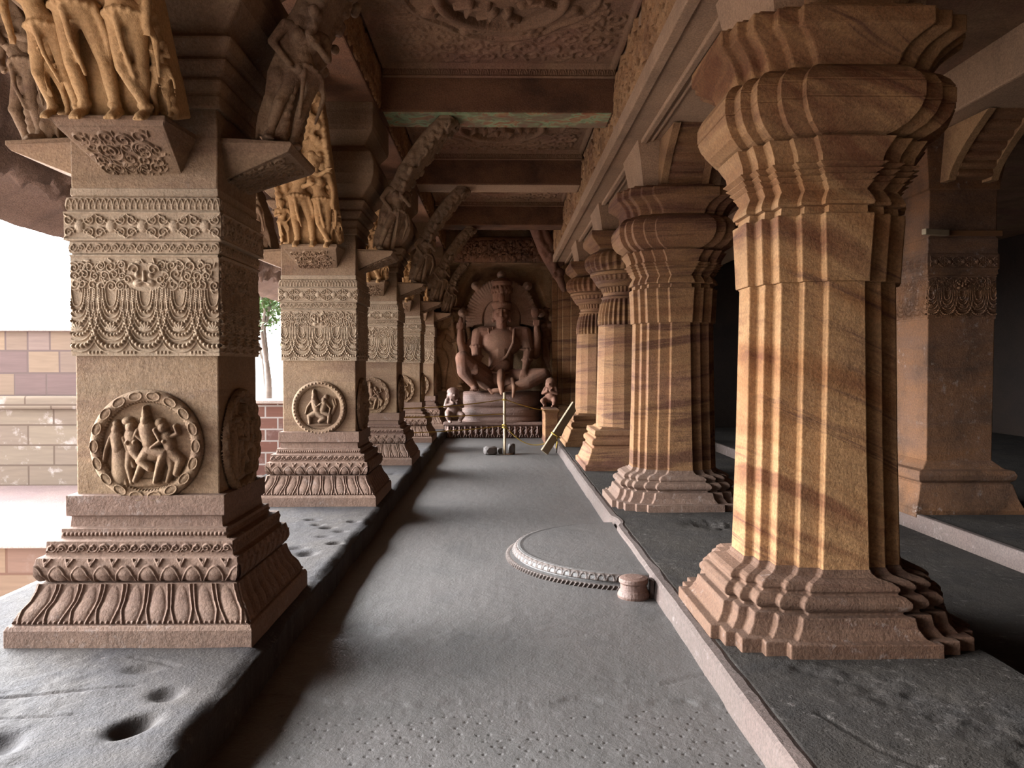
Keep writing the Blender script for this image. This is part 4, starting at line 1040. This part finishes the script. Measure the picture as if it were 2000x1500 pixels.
# front arms
b.chain([w3(934,652,17.5),w3(930,680,17.42),w3(933,700,17.15)],[.155,.125,.105]); b.cap(w3(933,700,17.15),w3(929,713,16.98),.10,.07)
b.ell(w3(929,717,16.93),(.085,.05,.10))
for k in range(4): b.chain([w3(925+k*3.2,720,16.92),w3(924.5+k*3.3,726,16.88),w3(925+k*3.2,731-abs(k-1.5)*1.2,16.90)],[.022,.021,.017])
b.chain([w3(922,715,16.93),w3(919,721,16.90),w3(920,726,16.90)],[.024,.022,.018])
b.chain([w3(1026,650,17.5),w3(1033,685,17.42),w3(1028,708,17.18)],[.155,.125,.10]); b.cap(w3(1028,708,17.18),w3(1024,722,17.02),.095,.07)
b.ell(w3(1022,728,16.97),(.09,.05,.10))
for k in range(4): b.chain([w3(1016+k*3.6,732,16.94),w3(1014.5+k*3.8,739,16.92),w3(1013.5+k*4,745-abs(k-1.5)*1.3,16.96)],[.023,.021,.017])
b.chain([w3(1032,727,16.98),w3(1037,733,16.96),w3(1038,738,16.97)],[.024,.022,.018])
# armlets, wristlets
for (u,v,y,r) in ((931,676,17.43,.14),(933,696,17.2,.115),(1030,682,17.43,.14),(1029,703,17.23,.11)):
    for k in range(12): a=2*PI*k/12; p_=w3(u,v,y); b.ell((p_[0]+r*math.cos(a),p_[1]+r*math.sin(a),p_[2]),(.032,.032,.03))
# raised right leg
b.chain([w3(955,742,17.42),w3(925,718,17.1),w3(906,700,16.95)],[.25,.215,.17]); b.chain([w3(906,700,16.95),w3(908,725,16.98),w3(928,752,17.0)],[.17,.155,.09])
b.ell(w3(929,758,16.92),(.10,.17,.06))
for k in range(5): b.ell(w3(921+k*4,760,16.77+abs(k-1)*.01),(.022,.05,.024))
# folded left leg
b.chain([w3(1000,742,17.4),w3(1035,735,17.12),w3(1060,731,17.0)],[.25,.20,.15]); b.chain([w3(1060,731,17.0),w3(1030,747,16.9),w3(990,757,16.86)],[.15,.135,.08])
b.ell(w3(972,761,16.84),(.17,.09,.06))
for k in range(5): b.ell(w3(956+k*1.5,758+k*2.2,16.80),(.045,.022,.022))
link('body',b.fuse('body',.017,1),M['statue'],st)
b=Body()
for k in range(19):          # necklaces, sacred thread, girdle
    a=PI*k/18; b.ell(w3(980+17*math.cos(a),640+15*math.sin(a),17.27+.12*abs(math.cos(a))),(.028,.026,.026)); b.ell(w3(980+26*math.cos(a),642+26*math.sin(a),17.25+.10*abs(math.cos(a))),(.026,.026,.026))
b.chain([w3(1004,645,17.32),w3(1002,670,17.18),w3(990,695,17.20),w3(970,712,17.22),w3(955,725,17.25)],[.035]*5)
for k in range(22): a=PI*k/21; b.ell(w3(979+24*math.cos(a),722+6*math.sin(a),17.42-.27*math.sin(a)),(.045,.04,.035))
b.chain([w3(979,728,17.1),w3(978,745,16.85),w3(980,765,16.72)],[.10,.085,.05]); b.chain([w3(1000,740,16.95),w3(1003,755,16.76),w3(1001,772,16.70)],[.05,.05,.03])
link('ornaments',b.fuse('orn',.015,1),M['statue'],st)
V,F=lathe([(2.87,.185,0),(2.93,.215,0),(2.965,.215,0),(2.97,.185,0),(3.03,.19,.0),(3.04,.20,.0),(3.12,.205,.012),(3.42,.215,.012),(3.44,.235,0),(3.50,.24,0),(3.52,.20,0),(3.57,.15,0),(3.585,.02,0)],72,18)
mb=Body(); mb.add((V,F)); 
for k in range(16):
    a=PI+PI*k/15
    mb.ell((.205*math.cos(a),.205*math.sin(a),3.0),(.030,.030,.045)); mb.ell((.225*math.cos(a),.225*math.sin(a),3.28+.05*(k%2)),(.028,.028,.06))
mb.ell((0,-.215,3.12),(.07,.04,.11)); mb.ell((0,-.225,3.30),(.05,.035,.07))
link('crown',mb.fuse('crown',.014,0),M['statue'],st,(.046,17.44,0))
b=Body()          # raised rear arms
b.chain([w3(940,650,17.66),w3(912,680,17.60),w3(906,690,17.50)],[.13,.12,.11]); b.chain([w3(906,690,17.5),w3(899,665,17.45),w3(899,645,17.42)],[.11,.085,.065]); b.ell(w3(899,638,17.40),(.07,.06,.08)); b.cap(w3(899,634,17.38),w3(901,622,17.36),.075,.04)
for k in range(4): b.cap(w3(893+k*3.6,640,17.36),w3(894+k*3.6,631,17.33),.02,.017)
link('raised_arm',b.fuse('ra',.017,1),M['statue'],st)
b=Body()
b.chain([w3(1022,650,17.66),w3(1040,682,17.60),w3(1046,692,17.50)],[.13,.12,.11]); b.chain([w3(1046,692,17.5),w3(1050,660,17.45),w3(1048,640,17.42)],[.11,.085,.065]); b.ell(w3(1048,632,17.40),(.07,.06,.08)); b.ell(w3(1045,610,17.38),(.10,.05,.13))
for k in range(4): b.cap(w3(1042+k*3.6,634,17.36),w3(1042+k*3.6,625,17.33),.02,.017)
link('raised_arm',b.fuse('ra2',.017,1),M['statue'],st)
# serpent
sp=thing('coiled_serpent','coiled stone serpent seat with hooded heads fanned behind the statue','serpent',(0,0,0))
def coil(z,r,x0,x1,y):
    hf=HF(x1-x0,PI*r*1.15,.012); 
    n=int((x1-x0)/.055)
    for j in range(int(hf.H/.05)+1):
        for k in range(n+1):
            cx=k*.055+(.0275 if j%2 else 0); cy=j*.05
            hf.seg((cx-.022,cy+.018),(cx,cy),.007,.007); hf.seg((cx,cy),(cx+.022,cy+.018),.007,.007)
    L=x1-x0
    def fm(X,Y,h):
        a=-.55*PI+ (Y/hf.H)*1.15*PI; u=X/L*2-1; yb=y+.30*np.abs(u)**3.2; rr=r*(1-.12*np.abs(u)**4)+h
        return (X+x0,yb-rr*np.cos(a*.98+.1),z+rr*np.sin(a*.98+.1))
    return hf.mesh('coil',fm,skirt=False)
for z,r,x0,x1,y in ((.84,.20,-.82,.88,17.05),(.575,.135,-.84,.90,17.0),(.40,.10,-.86,.92,16.98)):
    link('coil',coil(z,r,x0,x1,y),M['serpent'],sp)
link('coil_core',new_mesh('cc',*box(-.66,.72,17.12,18.0,.28,1.02)),M['serpent'],sp).name='seat_block'
b=Body(); c0=w3(980,622,17.86)
V=[];F=[];n=48
for j,(rr,yy) in enumerate([(.05,17.62),(.50,17.66),(.78,17.70),(.95,17.66),(1.0,17.80),(.95,18.0),(.05,18.0)]):
    for i in range(n+1):
        a=math.radians(-14+208*i/n); sc=1+.07*abs(math.sin((a+.24)*2.5))*(rr>.6)
        V.append((c0[0]+rr*.90*sc*math.cos(a),yy+.10*max(0,-math.sin(a)),c0[2]+rr*sc*math.sin(a)))
for j in range(6):
    for i in range(n): F.append((j*(n+1)+i,j*(n+1)+i+1,(j+1)*(n+1)+i+1,(j+1)*(n+1)+i))
F+=[tuple(j*(n+1) for j in range(7)),tuple(j*(n+1)+n for j in range(6,-1,-1))]
b.add((V,F))
for k in range(41):      # ribs of the hood
    a=math.radians(-10+5.0*k); b.cap((c0[0]+.46*math.cos(a),17.655,c0[2]+.50*math.sin(a)),(c0[0]+.80*math.cos(a),17.685,c0[2]+.90*math.sin(a)),.020,.030)
for k in range(5):       # serpent heads on the rim
    a=math.radians(8+41*k); t=(c0[0]+.90*math.cos(a),17.58,c0[2]+1.0*math.sin(a)); b.ell(t,(.11,.15,.10)); b.ell((t[0],17.46,t[2]-.02),(.06,.08,.045))
b.chain([w3(905,606,17.85),w3(899,640,17.9),w3(905,690,17.9)],[.10,.09,.08])
link('hood',b.fuse('hood',.018,1),M['hoodm'],sp)
b=Body(); b.ell((.046,17.72,2.72),(.44,.10,.56)); link('halo',b.fuse('halo',.03,1),M['hoodm'],sp)
# frieze of dwarfs below
pl=thing('carved_plinth','low stone plinth with a row of small dwarfs under the serpent','plinth',(0,0,0))
bevel(link('plinth_block',new_mesh('pb',*sweep([(-1.22,16.98),(.92,16.98),(.92,18.0),(-1.22,18.0)],[(-.01,0),(.34,0)])),M['serpent'],pl),.01)
bevel(link('ledge',new_mesh('pl',*box(-1.24,.94,16.90,18.0,.29,.36)),M['serpent'],pl),.015)
hf=HF(2.12,.28,.009); rs=np.random.RandomState(4)
for k in range(17):
    cx=.07+k*.123; s_=1 if k%2 else -1
    hf.dot((cx,.225),.030,.075); hf.seg((cx,.18),(cx,.12),.036,.07,.044); hf.seg((cx,.1),(cx+s_*.04,.06),.024,.06,.018); hf.seg((cx+s_*.04,.06),(cx+s_*.02,.015),.018,.05,.014)
    hf.seg((cx,.1),(cx-s_*.03,.015),.022,.055,.014); hf.seg((cx-.03,.17),(cx-.055,.13),.014,.06); hf.seg((cx+.03,.17),(cx+.05,.22),.014,.06)
link('dwarf_frieze',hf.mesh('df',lambda X,Y,h:(X-1.2,16.975-h*1.1,Y+.01)),M['serpent'],pl)
# attendants
def fig_obj(name,fn,label,mat,loc,cat='figure',rz=0,group=None,vox=.014):
    b=Body(); fn(b); o=link(name,b.fuse(name,vox,1),mat,None,loc,rz); return tag(o,label,cat,group)
def kneel(b,s=1.0,belly=True):
    b.ell((0,0,.30*s),(.20*s,.17*s,.17*s)); b.ell((0,-.02*s,.50*s),(.17*s,.14*s,.17*s)); b.ell((0,-.02*s,.76*s),(.15*s,.14*s,.15*s)); b.ell((0,.02*s,.84*s),(.17*s,.15*s,.12*s)); b.ell((0,-.155*s,.745*s),(.03*s,.04*s,.035*s))
    for q in (-1,1):
        b.chain([(q*.12*s,0,.26*s),(q*.20*s,-.22*s,.20*s)],[.12*s,.085*s]); b.chain([(q*.20*s,-.22*s,.20*s),(q*.14*s,-.14*s,.04*s)],[.085*s,.05*s]); b.ell((q*.14*s,-.22*s,.03*s),(.05*s,.10*s,.035*s))
        b.chain([(q*.17*s,0,.60*s),(q*.24*s,-.08*s,.44*s),(q*.05*s,-.20*s,.52*s)],[.065*s,.055*s,.04*s]); b.ell((q*.15*s,.0,.72*s),(.035*s,.04*s,.07*s))
        b.ell((q*.055*s,-.135*s,.79*s),(.03*s,.02*s,.02*s))
    for k in range(9): a=PI*k/8; b.ell((.10*s*math.cos(a),-.12*s-.04*s*math.sin(a),.62*s-.05*s*math.sin(a)),(.02*s,.02*s,.02*s))
fig_obj('kneeling_figure',lambda b:kneel(b,.80),'kneeling pot-bellied stone dwarf on the ledge left of the serpent',M['serpent'],(-1.02,16.86,.36),rz=.3)
pr=thing('stone_pier','small reddish stone block standing beside the right end of the plinth','stone block',(1.07,16.3,0))
bevel(link('block',new_mesh('pi',*sweep(rect(.14,.5),[(-.0,.02),(.05,0),(.62,0),(.66,.03),(.70,.03)])),M['right_far'],pr),.02)
fig_obj('crouching_figure',lambda b:kneel(b,.66),'crouching stone attendant on the block right of the serpent',M['statue'],(1.10,16.6,.715),rz=-.35)
fig_obj('standing_relief',lambda b:standing(b,0,1.85,.03,True,('hip','down'),True,female=True),'tall shadowed standing figure carved left of the statue',M['niche'],(-1.02,17.95,1.10),vox=.02)
fig_obj('standing_relief',lambda b:standing(b,0,1.75,-.03,False,('down','up'),True),'dark standing figure carved at the far left corner of the end wall',M['niche'],(-1.42,17.85,1.0),vox=.02)
fig_obj('standing_relief',lambda b:standing(b,0,1.55,.03,True,('up','hip'),True,female=True),'reddish slender standing figure carved right of the statue',M['statue'],(1.10,17.95,1.38),vox=.018)
# wall relief surface round the niche
xs=span(-1.9,1.55,.03); zs=span(0,4.72,.03); X,Z=np.meshgrid(xs,zs)
arch=np.hypot((X-.046)/1.12,(Z-2.2)/1.75); Y=18.08-.24*np.clip((arch-.92)/.12,0,1)*(Z>1.0)-.10*fbm(X*1.6,Z*1.6,91)-.03*fbm(X*7,Z*7,92)
Y=Y-.25*np.clip((Z-3.85)/.1,0,1)
n_=np.stack([X,Y,Z],-1).reshape(-1,3).tolist(); idx=np.arange(len(xs)*len(zs)).reshape(len(zs),len(xs))
F=np.stack([idx[:-1,:-1],idx[:-1,1:],idx[1:,1:],idx[1:,:-1]],-1).reshape(-1,4).tolist()
me=new_mesh('niche',n_,F,True); o=link('wall_niche',me,M['niche']); sd=o.modifiers.new('s','SOLIDIFY'); sd.thickness=.05; sd.offset=-1; tag(o,kind='structure')
# slanting carved brace top right of the niche
b=Body(); b.chain([(.78,17.05,4.66),(1.0,17.1,4.15),(1.30,17.15,3.62)],[.13,.15,.12]); b.chain([(.98,17.0,4.60),(1.15,17.05,4.2),(1.36,17.1,3.9)],[.09,.1,.09])
rs=np.random.RandomState(2)
for k in range(26):
    t=rs.rand(); b.ell((.78+.52*t+rs.uniform(-.08,.08),16.96+.06*t+rs.uniform(-.03,.03),4.66-1.04*t+rs.uniform(-.06,.06)),(.06,.05,.07))
b.ell((1.34,17.05,3.66),(.10,.10,.11)); b.cap((1.32,17.05,3.55),(1.42,17.05,3.30),.10,.07)
o=link('slanting_brace',b.fuse('sb',.018,1),M['statue']); tag(o,'slanting carved stone brace at the upper right corner of the statue niche','brace')
hf=HF(2.0,.42,.014); hf.foliage(.02,1.98,.02,.4,.18,.018,.04,6)
o=link('carved_lintel',hf.mesh('cl',lambda X,Y,h:(X-.95,17.18-h,Y+3.98)),M['beam']); sd=o.modifiers.new('s','SOLIDIFY'); sd.thickness=.08; sd.offset=1; tag(o,'dark carved stone lintel above the seated statue','lintel')

# ------------------------------------------------------------------ moonstone step, stump, bits
ms=thing('moonstone_step','low half-round carved stone step set against the right platform','stone step',(1.075,6.40,0))
def half(prof,n=120,a0=PI/2,a1=3*PI/2):
    V=[];F=[]
    for z,r in prof:
        for i in range(n+1):
            a=a0+(a1-a0)*i/n; V.append((r*math.cos(a),r*math.sin(a),z))
    m=len(prof); N=n+1
    for k in range(m-1):
        for i in range(n): F.append((k*N+i,k*N+i+1,(k+1)*N+i+1,(k+1)*N+i))
    F.append(tuple(range(n,-1,-1))); F.append(tuple((m-1)*N+i for i in range(N)))
    F.append(tuple([k*N for k in range(m)]+[k*N+n for k in range(m-1,-1,-1)]))
    return fix_normals(new_mesh('half',V,F))
link('slab',half([(-.02,1.0),(.028,1.0),(.034,.95),(.045,.945),(.052,.965),(.075,.955),(.098,.925),(.102,.905),(.098,.88),(.096,.4),(.096,.02)]),M['floor'],ms)
hf=HF(3.1,.075,.006)
for k in range(90): hf.seg((k*.0345,.0),(k*.0345+.02,.07),.009,.014,.006)
link('rope_moulding',hf.mesh('rm',lambda X,Y,h:(-(1.0+h)*np.sin((X/3.1)*PI)*1.0+0*Y-.012*np.sin(X/3.1*PI),(1.0+h)*np.cos((X/3.1)*PI),Y*.42-.002),skirt=True),M['moon'],ms)
hf=HF(3.0,.06,.006)
for k in range(44): hf.poly([(k*.068+.028*math.cos(a),.005+.05*math.sin(a)) for a in np.linspace(0,PI,7)],.006,.009)
link('petal_moulding',hf.mesh('pm',lambda X,Y,h:(-(.967-.5*Y+h)*np.sin(X/3.0*PI),(.967-.5*Y+h)*np.cos(X/3.0*PI),Y*.75+.050),skirt=True),M['moon'],ms)
o=link('stone_stump',new_mesh('ss',*lathe([(-.01,.105,0),(.02,.112,0),(.05,.10,0),(.055,.092,0),(.10,.09,0),(.105,.10,0),(.135,.10,0),(.145,.06,0)],28)),M['serpent'],None,(.925,5.265,0)); bevel(o,.006); tag(o,'short round stone stub on the floor at the near end of the half-round step','stone stub')
V,F=sweep(rect(.014,.045),[(-.01,.004),(.10,.0),(.12,-.005)]); o=link('stone_lump',new_mesh('sl',V,F),M['curb'],None,(1.050,5.28,0)); bevel(o,.008); tag(o,'small broken stone lump between the round stub and the curb','stone')
def rock(name,loc,r,label,mat,seed,cat='stone',rz=0):
    rs=np.random.RandomState(seed); bm=bmesh.new(); bmesh.ops.create_icosphere(bm,subdivisions=2,radius=1)
    for v in bm.verts:
        k=1+.16*(rs.rand()-.5); v.co=Vector((max(-.75,min(.75,v.co.x*k))*r[0]/.75,max(-.75,min(.75,v.co.y*k))*r[1]/.75,max(-.7,min(.7,v.co.z*k))*r[2]/.7))
    me=bpy.data.meshes.new(name); bm.to_mesh(me); bm.free(); o=link(name,me,mat,None,loc,rz); bevel(o,.004); return tag(o,label,cat)
rock('stone_chip',(.98,7.62,.016),(.05,.018,.014),'dark stone sliver on the corridor floor by the curb notch',M['rubble'],1)
rock('stone_chip',(.885,7.60,.014),(.022,.02,.014),'tiny white stone chip on the corridor floor beside the dark sliver',M['wood'],2)

# ------------------------------------------------------------------ rope barrier
def tube(pts,r,n=8):
    V=[];F=[];P=[Vector(p) for p in pts]; m=len(P)
    up=Vector((0,.3,1))
    for k,p in enumerate(P):
        t=(P[min(k+1,m-1)]-P[max(k-1,0)]).normalized(); x=t.cross(up).normalized() if abs(t.dot(up.normalized()))<.98 else t.orthogonal().normalized(); y=t.cross(x)
        for i in range(n): a=2*PI*i/n; V.append(tuple(p+x*r*math.cos(a)+y*r*math.sin(a)))
    for k in range(m-1):
        for i in range(n): j=(i+1)%n; F.append((k*n+i,k*n+j,(k+1)*n+j,(k+1)*n+i))
    F+=[tuple(range(n-1,-1,-1)),tuple((m-1)*n+i for i in range(n))]
    return V,F
po_=thing('wooden_post','thin pale wooden post standing in front of the statue, wedged between stones','post',(.085,13.8,0))
b=MB(); b.add(tube([(0,-.01,0),(.004,0,.35),(.002,0,.75),(.0,0,1.12)],.026,10)); link('stick',b.mesh('st',True),M['wood'],po_)
b=MB(); b.add(tube([(.012,-.03,0),(.008,-.025,.2),(.0,-.02,.48)],.016,8)); link('stick',b.mesh('st2',True),M['wood'],po_)
b=MB(); b.add(tube([(.02,-.03,.01),(.16,-.02,.012)],.012,8)); link('foot',b.mesh('ft',True),M['wood_dark'],po_)
for z in (.49,.535,.99):
    b=MB(); b.add(tube([(.034*math.cos(a),.034*math.sin(a)-.005,z+.008*math.sin(a*2)) for a in np.linspace(0,2*PI*2,26)],.010)); link('rope_knot',b.mesh('kn',True),M['rope'],po_)
rock('rubble_stone',(-.17,13.80,.075),(.12,.10,.08),'grey rubble stone left of the thin wooden post',M['rubble'],4,rz=.2)
rock('rubble_stone',(.215,13.90,.09),(.065,.08,.10),'upright brown-grey stone right of the thin wooden post',M['rubble'],6)
rock('rubble_stone',(.0,13.98,.05),(.05,.06,.055),'small dark stone behind the foot of the thin wooden post',M['rubble'],8)
def rope(a,b_,sag,label,r=.0085):
    A=Vector(a);B=Vector(b_); pts=[]
    for k in range(25):
        t=k/24; p=A.lerp(B,t); p.z-=sag*4*t*(1-t); pts.append(tuple(p))
    m=MB(); m.add(tube(pts,r,6)); o=link('rope',m.mesh('rope',True),M['rope']); return tag(o,label,'rope')
rope((-1.478,11.72,.95),(.06,13.79,.995),.03,'top yellow rope from the third left pillar to the wooden post')
rope((-1.478,11.72,.815),(.06,13.79,.735),.01,'middle yellow rope from the third left pillar to the wooden post')
rope((-1.478,11.72,.575),(.06,13.79,.52),.02,'lowest yellow rope from the third left pillar to the wooden post')
rope((.11,13.81,.99),(.92,15.85,.68),.02,'yellow rope from the post top to the stone block at right')
rope((.11,13.79,.50),(1.00,13.86,.30),.22,'slack yellow rope drooping from the post to the leaning plank')
# leaning plank
def plank(a,b_,w_,t_,roll=0):
    A=Vector(a);B=Vector(b_);d_=(B-A);L=d_.length;z=d_.normalized();x=Vector((0,-1,0)).cross(z).normalized();y=z.cross(x)
    x2=x*math.cos(roll)+y*math.sin(roll); y2=-x*math.sin(roll)+y*math.cos(roll)
    V=[]
    for k in (0,1):
        for sx,sy in ((-1,-1),(1,-1),(1,1),(-1,1)): V.append(tuple(A+z*L*k+x2*sx*w_/2+y2*sy*t_/2+(z*.05*(sx) if k else z*0)))
    return V,[(3,2,1,0),(4,5,6,7),(0,1,5,4),(1,2,6,5),(2,3,7,6),(3,0,4,7)]
e=thing('wooden_plank','pale wooden plank leaning against the pilaster right of the statue','plank',(0,0,0))
bevel(link('board',new_mesh('pk',*plank((.80,13.80,.04),(1.36,14.02,.86),.15,.06,.35)),M['wood'],e),.006)
m=MB(); m.add(tube([(1.015+.085*math.cos(a)*.9,13.84+.07*math.sin(a),.345-.05*math.cos(a)) for a in np.linspace(0,4*PI,40)],.011)); m.add(tube([(1.02,13.76,.33),(1.03,13.74,.22),(1.01,13.74,.12)],.010)); link('rope_knot',m.mesh('pkn',True),M['rope'],e)
o=link('wooden_stake',new_mesh('wk',*plank((1.05,14.12,.0),(1.045,14.13,.40),.05,.04)),M['rubble']); bevel(o,.005); tag(o,'short dark upright stake behind the leaning plank','stake')

# ------------------------------------------------------------------ courtyard outside
V,F=box(-70,-3.05,-50,80,-1.2,-.62); o=link('ground_outside',new_mesh('go',V,F),M['court']); tag(o,kind='structure')
def lay(X,Y): return X
V,F=box(-12,-3.95,7.04,10.6,-.7,-.045); o=link('pavement_step',new_mesh('pv',V,F),M['orange_blocks']); tag(o,kind='structure')
V,F=box(-12,-3.92,7.0,10.6,-.05,.0); o=link('pavement',new_mesh('pv2',V,F),M['paving']); bevel(o,.02); tag(o,kind='structure')
o=link('pavement_edge',new_mesh('pe',*box(-12.02,-3.90,6.98,7.20,-.055,.008)),M['court']); bevel(o,.02); tag(o,kind='structure')
e=thing('courtyard_wall','courtyard wall of mixed pink and buff blocks at the far left','wall',(0,0,0))
link('upper_courses',new_mesh('cw',*box(-12,-3.7,10.36,11.0,1.18,2.08)),M['blocks'],e)
bevel(link('coping',new_mesh('cp',*box(-12.05,-3.66,10.31,11.05,2.06,2.115)),M['court'],e),.01)
bevel(link('ledge',new_mesh('cl',*box(-12.05,-3.62,10.27,11.0,1.02,1.20)),M['blocks_low'],e),.03)
link('lower_courses',new_mesh('cw2',*box(-12,-3.68,10.33,11.0,-.62,1.03)),M['blocks_low'],e)
e=thing('parapet_wall','low red block parapet with white joints seen between the first two left pillars','wall',(0,0,0))
link('block_courses',new_mesh('pw',*box(-7,-2.95,12.5,13.0,-.9,1.0)),M['brick'],e)
bevel(link('coping',new_mesh('pc',*box(-7.05,-2.92,12.46,13.04,.985,1.045)),M['court'],e),.015)
def tree(base,label,seed,h=4.2):
    rs=np.random.RandomState(seed); e=thing('slender_tree',label,'tree',base,'trees beyond the parapet')
    b=Body(); tips=[]
    def grow(p,d_,r,L,lev):
        q=p+d_*L; mid=p.lerp(q,.5)+Vector(rs.uniform(-.08,.08,3))*L*.6
        b.cap(tuple(p),tuple(mid),r,r*.88); b.cap(tuple(mid),tuple(q),r*.88,r*.72)
        if lev>=3: tips.append(q)
        if lev<5:
            for k in range(2 if lev<1 else rs.randint(2,4)):
                nd=(d_+Vector(rs.uniform(-.6,.6,3))*(.75)+Vector((0,0,.12))).normalized(); grow(q,nd,r*.66,L*.74,lev+1)
    grow(Vector((0,0,0)),Vector((.05,0,1)),.13,1.35,0)
    link('trunk',b.mesh('tr',True),M['bark'],e)
    V=[];F=[]
    for t in tips:
        for k in range(26):
            c=t+Vector(rs.normal(0,.20,3)); a=Vector(rs.normal(0,1,3)).normalized(); c2=a.orthogonal().normalized(); s_=rs.uniform(.03,.055); n0=len(V)
            w_=a.cross(c2)
            for p in (c-a*s_*1.6,c-a*s_*.2+c2*s_*.55,c+a*s_*1.6,c-a*s_*.2-c2*s_*.55): V.append(tuple(p))
            F+=[(n0,n0+1,n0+2),(n0,n0+2,n0+3)]
    tag(link('foliage',new_mesh('fo',V,F),M['leaf'],e),kind='stuff')
tree((-5.35,17.6,-.62),'forked pale tree with green leaves seen between the first two left pillars',12)
tree((-6.9,19.5,-.62),'second pale tree trunk behind the forked tree beyond the parapet',5)
